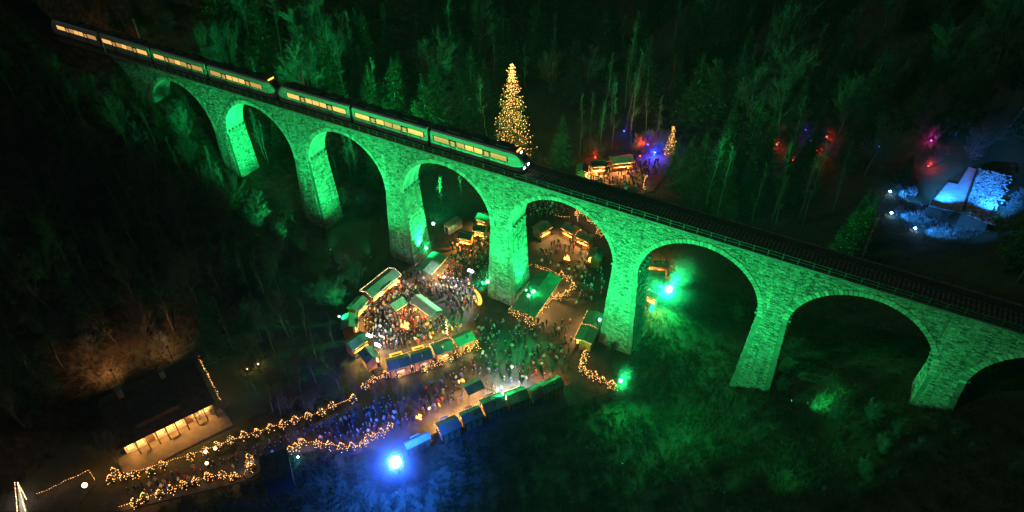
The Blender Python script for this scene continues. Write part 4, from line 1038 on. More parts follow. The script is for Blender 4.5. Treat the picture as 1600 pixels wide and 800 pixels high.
at_px('bush', 1538, 232, 9, 'blue-lit leafless shrub at the top of the frosted house clearing', None)
at_px('bush', 1560, 372, 6, 'low leafless shrub below the frosted house', None)
at_px('spruce', 876, 262, 15, 'dark spruce behind the train front, between the bulb-lit spruce and the clearing', None)
for px, py, h in ((905, 245, 17), (922, 238, 16), (938, 240, 15), (955, 232, 18), (985, 225, 20), (1008, 215, 16), (1022, 228, 14)): at_px('pole', px, py, h, 'slender leafless tree behind the stalls of the clearing', 'leafless trees behind the clearing')
for px, py, h, k in ((345, 100, 12, 'bush'), (360, 108, 11, 'bush'), (330, 95, 10, 'bush'), (470, 138, 11, 'bare'), (540, 152, 20, 'pole'), (555, 155, 9, 'spruce'), (575, 165, 17, 'spruce'), (620, 180, 16, 'spruce'), (600, 175, 9, 'bush'), (690, 200, 14, 'bare'), (655, 190, 10, 'bush'), (720, 205, 20, 'spruce'), (705, 200, 12, 'bush'), (760, 215, 18, 'pole'), (735, 190, 22, 'spruce')):
    at_px(k, px, py, h, {'bush': 'leafless thicket lit green just behind the train', 'bare': 'leafless tree lit green just behind the train', 'pole': 'tall thin trunk just behind the train', 'spruce': 'green-lit spruce standing just behind the train'}[k], 'trees just behind the train')
for px, py, h, k in ((415, 250, 14, 'pole'), (420, 255, 12, 'pole'), (548, 285, 14, 'pole'), (556, 287, 13, 'pole'), (300, 195, 8, 'bush'), (290, 215, 9, 'bush'), (580, 265, 9, 'spruce'), (592, 255, 7, 'spruce'), (540, 330, 7, 'bare'), (575, 330, 6, 'bush'), (690, 330, 10, 'pole'), (720, 318, 9, 'pole'), (735, 300, 8, 'pole')):
    at_px(k, px, py, h, 'dim tree seen through one of the arches', 'trees seen through the arches')
# the woods
rr = random.Random(31)
footx = [0, 150, 200, 240, 330, 380, 520, 560]; footy = [60, 90, 112, 150, 235, 292, 395, 420]
def clear(x, y, dmin):
    return all((x - a) ** 2 + (y - b) ** 2 > dmin * dmin for a, b in TREES)
def ok_front(x, y, h):
    z = hzf(x, y); u, v = PX((x, y, z + h)); u0, v0 = PX((x, y, z))
    if not (-60 < u < 1660): return False
    if u > 560: return False
    if any((x - a) ** 2 + (y - b) ** 2 < 36 for a, b in ((-52, -4), (-58, -2), (-30.5, -4), (-36, -16), (-40, -11), (-32, -13))): return False
    if v < np.interp(u, footx, footy) or v0 < np.interp(u0, footx, footy): return False
    # keep the long house and the hillside behind it in view
    if 115 < u0 < 385 and v0 > 560: return False
    if 150 < u < 350 and v > 590: return False
    if u0 < 390 and v0 > 690: return False
    if u0 > 500 and v0 > 420: return False
    return True
n = 0; tries = 0
while n < 150 and tries < 14000:
    tries += 1
    x, y = rr.uniform(-175, -36), rr.uniform(-85, -3); h = rr.uniform(9, 17); k = rr.choice(('bare', 'bare', 'pole', 'pole', 'bush', 'bush', 'spruce') if x > -120 else ('bare', 'pole', 'spruce'))
    if k == 'bush': h = rr.uniform(4, 8)
    if ok_front(x, y, h) and clear(x, y, 2.8):
        u_, v_ = PX((x, y, hzf(x, y)))
        zn = 'high beside the end of the viaduct' if v_ < 240 else 'on the slope above the long house' if u_ < 300 and v_ > 400 else 'far up the slope at the edge of the view' if u_ < 170 else 'near the ring of stalls' if u_ > 380 else 'on the slope before the tall piers'
        plant(k, x, y, h, {'bare': 'leafless spreading tree', 'pole': 'slender leafless tree', 'bush': 'low leafless shrub', 'spruce': 'dark spruce'}[k] + ' in the woods ' + zn, 'woods on the slope in front of the viaduct'); n += 1
for px, py, h in ((398, 620, 10), (420, 600, 11), (445, 590, 12), (470, 610, 11), (492, 600, 10), (515, 585, 12), (430, 560, 12), (465, 560, 11), (500, 560, 11), (485, 530, 10), (450, 530, 11), (420, 640, 9), (385, 605, 8), (520, 545, 9), (410, 530, 12), (440, 655, 8), (475, 640, 9), (530, 610, 8)):
    at_px(rr.choice(('bare', 'pole', 'pole')), px + rr.uniform(-6, 6), py + rr.uniform(-6, 6), h, 'bare tree on the dark flat between the ring of stalls and the long house', 'bare trees between the ring and the house')
def in_clearing(x, y):
    if -40 < x < 46 and 4 < y < 70: return True
    if 46 <= x < 100 and 4 < y < 34: return True      # open strip behind the viaduct
    u, v = PX((x, y, hzf(x, y)))
    if 1370 < u < 1600 and 225 < v < 400: return True
    if 770 < u < 1050 and 215 < v < 330: return True
    return False
n = 0; tries = 0
while n < 240 and tries < 24000:
    tries += 1
    x, y = rr.uniform(-190, 150), rr.uniform(9, 200)
    if in_clearing(x, y): continue
    h = rr.uniform(15, 26); z = hzf(x, y); u0, v0 = PX((x, y, z)); u, v = PX((x, y, z + h))
    if not (-40 < u0 < 1640) or v0 < -10 or v0 > 470: continue
    if x < -40 and y < 22: h *= .55
    if 770 < u < 835 and v0 > 150 and v < 235: continue
    if 860 < u < 1040 and 240 < v0 and v < 290: continue
    if 1370 < u < 1600 and v0 > 300 and v < 350: continue
    if not clear(x, y, 3.3): continue
    k = rr.choice(('spruce', 'spruce', 'spruce', 'pole', 'pole', 'bare')) if u0 < 1250 else rr.choice(('spruce', 'spruce', 'bare', 'pole'))
    zn = 'above the rear carriages' if u0 < 480 else 'left of the tall lit spruce' if u0 < 790 else 'above the clearing' if u0 < 1060 else 'above the empty deck' if u0 < 1330 else 'round the frosted house'
    if k == 'bare' and u0 > 1040 and y < 75: k = 'spruce'
    plant(k, x, y, h, {'bare': 'leafless tree', 'pole': 'slender pale-stemmed tree', 'spruce': 'dark spruce'}[k] + ' in the forest ' + zn + (', high on the slope' if v0 < 130 else ', near its foot'), 'forest on the far slope'); n += 1
n = 0; tries = 0
while n < 26 and tries < 3000:       # scrub on the dark slope in the foreground
    tries += 1
    x, y = rr.uniform(40, 100), rr.uniform(-45, -4); u, v = PX((x, y, hzf(x, y)))
    if u < 1130 or v < 640 + (u - 1130) * .02 or v > 830: continue
    h = rr.uniform(2, 5.0); uu, vv = PX((x, y, hzf(x, y) + h))
    if vv < 625 or not clear(x, y, 3) or (x - 52) ** 2 + (y + 22) ** 2 < 150 or (x - 37) ** 2 + (y + 22) ** 2 < 150: continue
    plant('bush', x, y, h, 'low leafless scrub on the dark slope below the outermost piers', 'scrub below the outermost piers'); n += 1
for px, py, h in ((1040, 560, 2.5), (1080, 590, 2.2), (1010, 620, 2), (1120, 540, 3), (1150, 500, 4), (1240, 560, 5), (1215, 610, 3.5), (962, 545, 2.5), (950, 548, 2)): at_px('bush', px, py, h, 'small leafless shrub on the grass under the right-hand arches', 'shrubs under the arches')
at_px('bare', 190, 728, 9, 'dark leafless tree silhouetted before the glowing house front', None)
for px, py in ((335, 648), (310, 655), (350, 640)): at_px('bush', px, py, 3, 'leafless shrub lit orange at the glowing end of the long house', 'shrubs at the house end')
for px, py, h in ((400, 545, 4), (390, 580, 3.5), (460, 690, 3), (520, 672, 3), (455, 640, 7), (485, 640, 7)): at_px('bush', px, py, h, 'leafless shrub between the ring of stalls and the long house', 'shrubs between the ring and the house')
# lamps under two of those shrubs
for px, py in ((387, 580), (404, 572)):
    p = G(px, py, -30); p.z = hzf(p.x, p.y); t = thing('ground_lamp', 'small warm ground lamp under a shrub on the slope, ' + ('lower' if px < 400 else 'upper') + ' of two', 'lamp', p)
    mb = MB(); mb.tube((0, 0, 0), (0, 0, .4), .12, .16, 8); mb.build('housing', M['metaldark'], t)
    mb = MB(); mb.oct((0, 0, .5), .22); mb.build('lens', M['e_bulbw'], t)
    light('POINT', p + Vector((0, 0, .9)), 70, (1, .6, .15), t, 'lamp_light')
# the tall spruce covered in bulbs
def lit_spruce(p, H, rad, label, nb, power):
    a, b, tips = spruce(500 + int(H), H, rad, 1.3, .048)
    t = thing('spruce_tree', label, 'tree', p); ob('trunk', a, t); b.materials[0] = M['litneedle']; ob('crown', b, t)
    r = random.Random(3); mb = MB()
    for q in tips:
        if r.random() < nb: mb.oct(q + Vector((r.gauss(0, .1), r.gauss(0, .1), .1)), .10 * r.choice((.6, .8, 1, 1.2, 1.4)))
    for i in range(int(H * 3)): mb.oct((r.gauss(0, .25), r.gauss(0, .25) - .2, 1 + (H - 1.5) * i / (H * 3)), .12 * r.uniform(.7, 1.2))
    mb.build('string_lights', M['e_bulb'], t)['kind'] = 'stuff'
    for i in range(5):
        z = H * (.14 + .17 * i); rr_ = rad * (1 - z / H) * 1.0
        for k in range(2): light('POINT', Vector(p) + Vector((rr_ * math.cos(-1.9 + k * 1.5), rr_ * math.sin(-1.9 + k * 1.5), z)), power * (1 - .6 * z / H), (1, .55, .18), t, 'bulb_light', .5)
pb = G(801, 243, -30); H = 20
for H in np.arange(18, 44, .25):
    if PX(pb + Vector((0, 0, float(H))))[1] < 97: break
lit_spruce(pb, float(H), 5.6, 'tall spruce covered from top to foot in golden bulbs behind the train', 1.0, 260)
lit_spruce(G(1045, 246, -30), 9, 1.9, 'slim bulb-covered spruce behind the blue-lit bushes of the clearing', .16, 60)
# ---------------------------------------------------------------- coloured lamps in the woods
for px, py, colr, pw, lm, lb in ((1022, 244, (.02, .04, 1), 6000, 'e_bluept', 'blue lamp in the bushes at the clearing, beside the slim lit spruce'), (975, 207, (.03, .03, 1), 160, 'e_bluept', 'faint blue lamp among the trunks above the clearing'),
        (1000, 246, RED, 2500, 'e_red', 'red lamp beside the red-roofed stall of the clearing'), (930, 248, RED, 390, 'e_red', 'red lamp behind the dark stalls of the clearing'), (1213, 228, RED, 429, 'e_red', 'red lamp in the woods right of the clearing, lighting a shrub'),
        (1266, 222, (.05, .03, 1), 544, 'e_bluept', 'blue lamp in the woods between two red-lit shrubs'), (1276, 238, RED, 627, 'e_red', 'red lamp in the woods below the blue-lit trunk'), (1291, 216, RED, 330, 'e_red', 'bright red point lamp in the woods'),
        (1184, 266, (.35, .02, 1), 429, 'e_purple', 'purple lamp in the woods above the dark deck'), (1454, 222, (1, .05, .6), 360, 'e_purple', 'magenta lamp above the frosted house'), (1450, 262, RED, 420, 'e_red', 'red lamp beside the lane to the frosted house'), (1372, 231, (.05, .05, 1), 60, 'e_bluept', 'small blue point lamp deep in the woods'),
        (1180, 250, (.3, .02, 1), 120, 'e_purple', 'small purple lamp just above the other purple lamp'), (1258, 205, (.05, .03, 1), 120, 'e_bluept', 'small blue lamp highest among the coloured lamps of the woods'), (1238, 252, RED, 150, 'e_red', 'red lamp low in the woods between the purple and the blue lamps'), (1222, 205, RED, 90, 'e_red', 'small red lamp above the red-lit shrub'), (1283, 226, (.05, .03, 1), 90, 'e_bluept', 'small blue lamp next to the bright red point'), (1040, 232, (.1, .1, 1), 900, 'e_bluept', 'blue lamp close to the slim lit spruce'), (1012, 228, (.05, .03, 1), 500, 'e_bluept', 'blue lamp above the red lamp of the clearing'), (1190, 275, (.3, .02, 1), 90, 'e_purple', 'lowest purple lamp in the woods')):
    zz = -30.0
    for _ in range(10): p = G(px, py, zz); zz = zz * .5 + hzf(p.x, p.y) * .5
    t = thing('ground_lamp', lb, 'lamp', p)
    mb = MB(); mb.tube((0, 0, 0), (0, 0, .3), .12, .2, 8); mb.build('housing', M['metaldark'], t)
    mb = MB(); mb.oct((0, 0, .42), .26); mb.build('lens', M[lm], t)
    light('POINT', p + Vector((.3, -.8, 1.5 if pw != 2500 else 5.0)), pw, colr, t, 'lamp_light', .15)
    for k in range(3 if pw > 130 else 1): plant('bush', p.x + rr.uniform(-1.6, 1.6), p.y + rr.uniform(-.2, 2.2), rr.uniform(3, 6), 'leafless shrub lit by a coloured lamp in the woods', 'shrubs lit by coloured lamps')
# frost-blue spotlights before the stone house
for px, py, lb in ((1389, 303, 'upper of the three ice-blue spotlights before the frosted house'), (1391, 336, 'middle of the three ice-blue spotlights before the frosted house'), (1428, 360, 'lowest of the three ice-blue spotlights before the frosted house')):
    p = G(px, py, -30); p.z = hzf(p.x, p.y); t = thing('ground_spotlight', lb, 'spotlight', p)
    mb = MB(); mb.tube((0, 0, 0), (0, 0, .6), .05, .05, 6); mb.box((0, 0, .7), (.5, .4, .4)); mb.build('housing', M['metaldark'], t)
    mb = MB(); mb.oct((.05, -.25, .8), .34); mb.build('lens', M['e_ice'], t)
    light('SPOT', p + Vector((.5, 0, 1.7)), 9000, ICE, t, 'spot_beam', .1, G(px + 75, py + 12, -30), 75, .8)
    light('POINT', p + Vector((.9, .2, 1.4)), 220, ICE, t, 'spot_glow', .1)
for px, py, tg in ((1447, 338, (1495, 292)), (1530, 368, (1545, 300))):  # pole lamps put in to light the frosted roof, none known there
    p = G(px, py, -30); p.z = hzf(p.x, p.y); t = thing('ground_spotlight', 'added slim pole spotlight at the %s of the frosted house' % ('lane corner' if px < 1500 else 'rubble side'), 'spotlight', p)
    mb = MB(); mb.tube((0, 0, 0), (0, 0, 7), .06, .04, 6); mb.build('pole', M['metaldark'], t); mb = MB(); mb.box((0, 0, 7.1), (.3, .3, .25)); mb.build('housing', M['metaldark'], t)
    light('SPOT', p + Vector((.3, .4, 6.8)), 26000, ICE, t, 'spot_beam', .1, G(*tg, -27.5), 80, 1.0)
# frosted grass tussocks and grass
def tufts(name, label, pts, hs, m, kind='grass', blades=6, seed=1):
    r = np.random.RandomState(seed); V = []; n = len(pts)
    P = np.repeat(np.asarray(pts, float), blades, 0); Hh = np.repeat(np.asarray(hs, float), blades) * r.uniform(.5, 1.2, n * blades)
    a = r.uniform(0, 6.283, n * blades); b = r.uniform(0, 6.283, n * blades); w = np.minimum(.06, Hh * r.uniform(.06, .14, n * blades))
    off = np.stack([np.cos(b), np.sin(b)], -1) * (np.repeat(np.asarray(hs, float), blades) * .35 * r.rand(n * blades))[:, None]
    x = P[:, 0] + off[:, 0]; y = P[:, 1] + off[:, 1]; z = P[:, 2] - .03
    dx, dy = np.cos(a) * w, np.sin(a) * w; lx, ly = np.cos(b) * Hh * .6, np.sin(b) * Hh * .6
    V = np.stack([np.stack([x - dx, y - dy, z], -1), np.stack([x + dx, y + dy, z], -1), np.stack([x + lx, y + ly, z + Hh * .85], -1)], 1).reshape(-1, 3)
    F = np.arange(len(V)).reshape(-1, 3)
    me = bpy.data.meshes.new(name); me.from_pydata(V.tolist(), [], F.tolist()); me.materials.append(m)
    o = ob(name, me); tag(o, label, kind, None, 'stuff'); return o
def scatter(n, x0, x1, y0, y1, test, seed):
    r = np.random.RandomState(seed); X = r.uniform(x0, x1, n); Y = r.uniform(y0, y1, n)
    # clumping
    c = np.sin(X * .9 + 2 * np.sin(Y * .4)) * np.cos(Y * .8 + 1.5 * np.sin(X * .5)) + .6 * np.sin(X * 2.1 + Y * 1.7)
    k = (r.uniform(-1.6, 1.0, n) < c) & test(X, Y); X, Y = X[k], Y[k]
    return np.stack([X, Y, hz(X, Y)], -1), r
from functools import reduce
FLx = [p[0] for p in FLOOR]; FLy = [p[1] for p in FLOOR]
def inpoly(X, Y, P):
    c = np.zeros(X.shape, bool)
    for i in range(len(P)):
        x0, y0 = P[i][0], P[i][1]; x1, y1 = P[i - 1][0], P[i - 1][1]
        c ^= ((y0 > Y) != (y1 > Y)) & (X < (x1 - x0) * (Y - y0) / (y1 - y0 + 1e-12) + x0)
    return c
PATHP = [G(*p) for p in [(150, 800), (180, 765), (330, 722), (470, 672), (600, 610), (640, 600), (640, 690), (550, 712), (500, 704), (440, 715), (385, 752), (250, 785), (190, 800)]]
P, r_ = scatter(110000, -22, 100, -75, 6.5, lambda X, Y: ~inpoly(X, Y, FLOOR) & ((Y < -1.5) | (X > 28)) & ~inpoly(X, Y, PATHP) & ((X > 0) | (Y < -36)), 5)
tufts('meadow_grass', 'rough tussocky grass of the meadow in front of the viaduct', P, r_.uniform(.3, .7, len(P)) * np.where(r_.rand(len(P)) < .12, 1.6, 1), M['grass'], blades=9, seed=2)
P, r_ = scatter(60000, -60, 110, 6.5, 62, lambda X, Y: ~inpoly(X, Y, FLOOR) & (Y < 22 + 38 * (np.abs(np.sin(X * 12.9 + Y * 78.2) * 43758.5) % 1) + 5 * np.sin(X * .35)) & (X < 72 + 36 * (np.abs(np.sin(X * 39.3 + Y * 11.1) * 24634.6) % 1)), 6)
tufts('meadow_grass', 'rough grass of the meadow behind the viaduct', P, r_.uniform(.3, .7, len(P)) * np.where(r_.rand(len(P)) < .12, 1.5, 1), M['grass'], blades=7, seed=3)
P, r_ = scatter(70000, -150, -44, -80, -.5, lambda X, Y: Y < 100, 7)
tufts('undergrowth', 'dead bracken and undergrowth on the wooded slope', P, r_.uniform(.3, 1.3, len(P)), M['leaf'], 'undergrowth', 6, seed=4)
PATCH = [[G(*q) for q in poly] for poly in ([(1395, 292), (1425, 284), (1432, 308), (1402, 318)], [(1394, 330), (1412, 314), (1440, 318), (1490, 352), (1545, 378), (1500, 388), (1450, 378), (1415, 360)], [(1555, 330), (1600, 300), (1600, 370), (1560, 372)])]  # pale scrub laid only where the pools of light lie, drawing their shape
P, r_ = scatter(60000, 52, 110, 45, 110, lambda X, Y: reduce(np.logical_or, [inpoly(X, Y, q) for q in PATCH]), 8)
tufts('frosted_scrub', 'frosted scrub lit blue round the stone house', P, r_.uniform(.2, .7, len(P)), M['frost'], 'undergrowth', 5, seed=5)
P, r_ = scatter(44000, -190, 78, 55, 170, lambda X, Y: ~((X > -5) & (X < 18) & (Y < 70)) & (X < 36 + 40 * (np.abs(np.sin(X * 17.7 + Y * 31.3) * 37531.7) % 1)) & (Y > 56 + 16 * (np.abs(np.sin(X * 9.1 + Y * 51.3) * 27183.1) % 1)), 9)
tufts('undergrowth', 'brush and saplings on the forest floor of the far slope', P, r_.uniform(.4, 1.4, len(P)), M['leaf'], 'undergrowth', 3, seed=6)
# ---------------------------------------------------------------- people
def person_mesh(seed, pose):
    r = random.Random(seed); bm = bmesh.new(); sk = bm.verts.layers.skin.verify()
    def v(x, y, z, rx, ry=None):
        q = bm.verts.new((x, y, z)); q[sk].radius = (rx, ry or rx); return q
    def e(a, b): bm.edges.new((a, b)); return b
    st = .10 if pose != 'walk' else .12; f = .0 if pose != 'walk' else .24
    pel = v(0, 0, .95, .17, .13); pel[sk].use_root = True
    wst = e(pel, v(0, .01, 1.15, .16, .125)); ch = e(wst, v(0, .01, 1.36, .19, .13)); nk = e(ch, v(0, .02, 1.50, .075)); hd = e(nk, v(0, .045, 1.62, .095, .105)); e(hd, v(0, .04, 1.74, .07))
    for sg in (-1, 1):
        kn = e(pel, v(sg * st, f * sg * .5 + .02, .52, .085)); an = e(kn, v(sg * st, f * sg - .02, .09, .06)); e(an, v(sg * (st + .01), f * sg + .14, .04, .045))
        sh = e(ch, v(sg * .21, .0, 1.40, .075))
        if pose == 'hold': el = e(sh, v(sg * .27, .04, 1.13, .06)); hn = e(el, v(sg * .12, .28, 1.2, .045))
        elif pose == 'one' and sg > 0: el = e(sh, v(.28, .03, 1.13, .06)); hn = e(el, v(.18, .25, 1.34, .045))
        else: el = e(sh, v(sg * .29, -.02 + f * .2 * sg, 1.12, .06)); hn = e(el, v(sg * .29, .06 - f * .5 * sg, .86, .045))
        e(hn, v(hn.co.x * .98, hn.co.y + .05, hn.co.z - (.08 if pose != 'hold' else -.03), .032))
    me = bpy.data.meshes.new('person_cage'); bm.to_mesh(me); bm.free()
    o = bpy.data.objects.new('person_cage', me); COL.objects.link(o); o.modifiers.new('s', 'SKIN'); sd_ = o.modifiers.new('u', 'SUBSURF'); sd_.levels = 1; sd_.render_levels = 1
    dg = bpy.context.evaluated_depsgraph_get(); m2 = bpy.data.meshes.new_from_object(o.evaluated_get(dg)); bpy.data.objects.remove(o); bpy.data.meshes.remove(me)
    m2.name = 'person'; m2.materials.clear()
    for m in (M['jacket'], M['skin'], M['trousers']): m2.materials.append(m)
    for p in m2.polygons:
        c = p.center; p.use_smooth = True
        p.material_index = 1 if c.z > 1.53 else (2 if c.z < .86 and abs(c.x) < .22 else 0)
        if pose != 'hold' and abs(c.x) > .22 and c.z < .86: p.material_index = 1
    return m2
PEO = [person_mesh(1, 'stand'), person_mesh(2, 'hold'), person_mesh(3, 'walk'), person_mesh(4, 'one')]
def hat_mesh():
    mb = MB(); mb.lathe([(.118, 1.64), (.125, 1.70), (.11, 1.78), (.06, 1.83), (.005, 1.84)], 10, (0, .03, 0)); return mb.mesh('hat', M['hair'])
HAT = hat_mesh()
JC = [('black', (.02, .02, .023)), ('black', (.025, .022, .02)), ('dark blue', (.02, .03, .08)), ('dark grey', (.06, .06, .065)), ('brown', (.10, .06, .035)), ('red', (.45, .03, .03)), ('white', (.7, .7, .68)), ('beige', (.42, .34, .24)), ('blue', (.05, .12, .4)), ('green', (.06, .14, .07)), ('yellow', (.6, .42, .05)), ('grey', (.25, .25, .26))]
PP = []
rp = random.Random(12)
def free(x, y, d=.55):
    for cx, cy, a, b, rz in FOOT:
        dx, dy = x - cx, y - cy; u = dx * math.cos(rz) + dy * math.sin(rz); v = -dx * math.sin(rz) + dy * math.cos(rz)
        if abs(u) < a - .1 and abs(v) < b - .1: return False
    for k in range(1, 9):       # piers
        if abs(x - (k - 4) * L_) < 3.9 and -1.5 < y < 6: return False
    return all((x - a) ** 2 + (y - b) ** 2 > d * d for a, b in PP)
def people(n, poly, zone, look=None, d=.6):
    P = [G(*q, FLR) for q in poly]; x0, x1 = min(p.x for p in P), max(p.x for p in P); y0, y1 = min(p.y for p in P), max(p.y for p in P)
    k = 0; tr = 0
    while k < n and tr < n * 40:
        tr += 1; x, y = rp.uniform(x0, x1), rp.uniform(y0, y1)
        if not bool(inpoly(np.array([x]), np.array([y]), P)[0]) or not free(x, y, d): continue
        nm, c = rp.choice(JC); rz = rp.random() * 6.28 if look is None or rp.random() < .4 else math.atan2(look[1] - y, look[0] - x) - math.pi / 2
        t = tag(ob('person', PEO[rp.randrange(4)], None, (x, y, FLR - .01), rz), 'person in a %s jacket %s' % (nm, zone), 'person', 'visitors ' + zone)
        s = rp.uniform(.95, 1.1); t.scale = (s * 1.08, s * 1.08, s); t.color = (*[q * rp.uniform(.8, 1.2) for q in c], 1)
        if rp.random() < .75: ob('hat', HAT, t).color = (1, 1, 1, 1)
        PP.append((x, y)); k += 1
people(95, [(565, 480), (590, 462), (630, 440), (650, 455), (690, 500), (725, 515), (700, 525), (640, 545), (600, 550), (575, 525), (565, 505)], 'crowded inside the ring of stalls')
people(75, [(630, 432), (680, 425), (705, 400), (760, 375), (762, 440), (750, 480), (715, 500), (690, 470), (655, 450)], 'in the crowd between the two bright piers')
people(22, [(700, 385), (735, 372), (762, 366), (762, 380), (720, 400)], 'before the orange-lit stalls beyond the arch')
people(50, [(750, 500), (800, 510), (890, 500), (895, 540), (880, 590), (830, 600), (780, 605), (755, 580), (740, 560)], 'on the open ground below the central pier')
people(24, [(660, 600), (720, 585), (745, 620), (700, 650), (650, 660), (640, 630)], 'before the lower row of stalls')
people(20, [(440, 690), (540, 650), (630, 620), (640, 670), (560, 690), (470, 695)], 'on the blue-lit path')
people(14, [(180, 775), (300, 735), (400, 700), (390, 735), (250, 775)], 'on the path below the long house')
# the rest of the crowd, too small and too many to pick apart
def crowd():
    src = [(np.array([v.co for v in m.vertices]), [tuple(p.vertices) for p in m.polygons], [p.material_index for p in m.polygons]) for m in PEO]
    mats = [mat('crowd_coat_dark', (.03, .03, .035), .85), M['skin'], M['trousers'], mat('crowd_coat_pale', (.5, .48, .44), .85), mat('crowd_coat_red', (.4, .05, .04), .85)]
    mb = MB()
    for n, poly in ((150, [(565, 480), (590, 462), (630, 440), (650, 455), (690, 500), (725, 515), (700, 525), (640, 545), (600, 550), (575, 525), (565, 505)]), (130, [(630, 432), (680, 425), (705, 400), (760, 375), (762, 440), (750, 480), (715, 500), (690, 470), (655, 450)]), (110, [(740, 500), (800, 510), (890, 500), (895, 540), (880, 590), (830, 600), (660, 650), (650, 620), (740, 560)]), (120, [(190, 775), (300, 735), (440, 690), (540, 650), (630, 620), (640, 670), (560, 690), (470, 695), (390, 735), (250, 775)]), (90, [(905, 283), (985, 260), (1035, 250), (1010, 290), (990, 305), (930, 295)]), (55, [(825, 330), (850, 318), (890, 335), (870, 345), (830, 345)]), (70, [(830, 410), (850, 385), (910, 378), (920, 412), (945, 425), (940, 470), (900, 480), (890, 435)])):
        P = [G(*q, FLR) for q in poly]; x0, x1 = min(p.x for p in P), max(p.x for p in P); y0, y1 = min(p.y for p in P), max(p.y for p in P); k = tr = 0
        while k < n and tr < n * 30:
            tr += 1; x, y = rp.uniform(x0, x1), rp.uniform(y0, y1)
            if not bool(inpoly(np.array([x]), np.array([y]), P)[0]) or not free(x, y): continue
            V, F, mi = src[rp.randrange(4)]; a = rp.random() * 6.28; c, s = math.cos(a), math.sin(a)
            W_ = np.stack([V[:, 0] * c - V[:, 1] * s + x, V[:, 0] * s + V[:, 1] * c + y, V[:, 2] + FLR + .07], -1)
            o = len(mb.v); mb.v += W_.tolist(); mb.f += [tuple(i + o for i in f) for f in F]
            j = rp.choice((0, 0, 0, 3, 4)); mb.m += [j if q == 0 else q for q in mi]; PP.append((x, y)); k += 1
    tag(mb.build('crowd', mats, smooth=True), 'dense crowd of visitors between the stalls, beyond the arch and in the clearing', 'crowd', None, 'stuff')
crowd()
# ---------------------------------------------------------------- floodlights
def floodlight(p, h, label, aims, lens, size=.5, face=None, group='coloured floodlights', legs=True):
    """a mast of height h at ground point p; aims: (target, power, colour, cone angle)"""
    p = Vector(p); t = thing('floodlight', label, 'floodlight', p, 0, group)
    mb = MB(); mb.tube((0, 0, 0), (0, 0, h), .06, .05, 8)
    if legs:
        for i in range(3):
            a = i * 2.094; mb.tube((0, 0, min(.9, h * .6)), (.6 * math.cos(a), .6 * math.sin(a), 0), .03, .03, 5)
    mb.build('stand', M['metaldark'], t)
    f = Vector(face if face is not None else aims[0][0]) - (p + Vector((0, 0, h))); f.normalize()
    q = f.to_track_quat('Y', 'Z').to_matrix().to_4x4(); T = Matrix.Translation((0, 0, h)) @ q
    mb = MB(); s = size
    back = [(-s * .3, -s * .45, -s * .25), (s * .3, -s * .45, -s * .25), (s * .3, -s * .45, s * .25), (-s * .3, -s * .45, s * .25)]
    fr = [(-s * .5, 0, -s * .4), (s * .5, 0, -s * .4), (s * .5, 0, s * .4), (-s * .5, 0, s * .4)]
    mb.add([T @ Vector(v) for v in back + fr], [(0, 1, 2, 3), (1, 0, 4, 5), (2, 1, 5, 6), (3, 2, 6, 7), (0, 3, 7, 4)]); mb.build('housing', M['metaldark'], t)
    mb = MB(); n_ = 16; mb.add([T @ Vector((s * .37 * math.cos(6.2832 * i / n_), .01, s * .37 * math.sin(6.2832 * i / n_))) for i in range(n_)], [tuple(range(n_))]); mb.build('lens', lens, t)
    lp = p + Vector((0, 0, h)) + f * (.12 + size * .1)
    for tgt, pw, colr, ang in aims:
        if ang: light('SPOT', lp, pw, colr, t, 'flood_beam', .18, tgt, ang, 1.0)
        else: light('POINT', p + Vector((0, 0, h + size * .7)), pw, colr, t, 'flood_glow', .18)
    return t
CV = CAM.copy()
# the green floodlight behind the viaduct that looks through the arch towards the camera
q = G(1045, 452, -26.4)
floodlight((q.x, q.y, hzf(q.x, q.y)), -26.4 - hzf(q.x, q.y), 'dazzling green floodlight on a stand in the grass seen through an arch', [(CV, 45000, GREEN, 60), ((29, -30, -30), 32000, GREEN, 172), ((-40, 2, -14), 60000, GREEN, 60), ((72, 2, -10), 30000, GREEN, 50), ((48, 80, -3), 260000, GREEN, 85)], M['e_green'], 2.0, face=CV)
# floodlights on the roofs at the foot of the piers
floodlight(G(833, 478) + Vector((0, 0, 3.1)), .7, 'green floodlight on the dark roof at the foot of a pier, beside the bulb-lit terrace', [((2, 3, 2), 12000, GREEN, 95), (CV, 20000, GREEN, 60), (G(850, 455, -27), 3500, GREEN, 160)], M['e_green'], 1.0, face=CV)
floodlight(G(822, 474) + Vector((0, 0, 3.1)), .5, 'small green uplight close to the pier behind the bulb-lit terrace', [((3.2, 3, -8), 9000, GREEN, 90)], M['e_green'], .5, face=CV)
floodlight(G(668, 409) + Vector((0, 0, 3.1)), .7, 'green floodlight on the bright green roof at the foot of a pier', [((-20, 3, 0), 34000, GREEN, 100), (CV, 12000, GREEN, 60), (G(690, 415), 2500, GREEN, 120), ((-47, 2, -10), 45000, GREEN, 60)], M['e_green'], .8, face=CV)
def tall(px, py, z, label, aims, size=.9):
    q = G(px, py, z); g = hzf(q.x, q.y); floodlight((q.x, q.y, g), z - g, label, aims, M['e_green'], size, face=CV)
tall(762, 440, -21.5, 'green floodlight on a tall stand against the pier by the white-lit crowd', [((-2.5, 0, -8), 4500, GREEN, 120), (CV, 12000, GREEN, 40), (G(630, 500), 42000, GREEN, 85)])
tall(826, 462, -21.5, 'added green floodlight on a tall stand at the terrace of the central pier', [(G(770, 610), 15000, GREEN, 130), ((3, 0, -16), 5000, GREEN, 110)], .7)  # extra mast put in to light the lower-row roofs from above
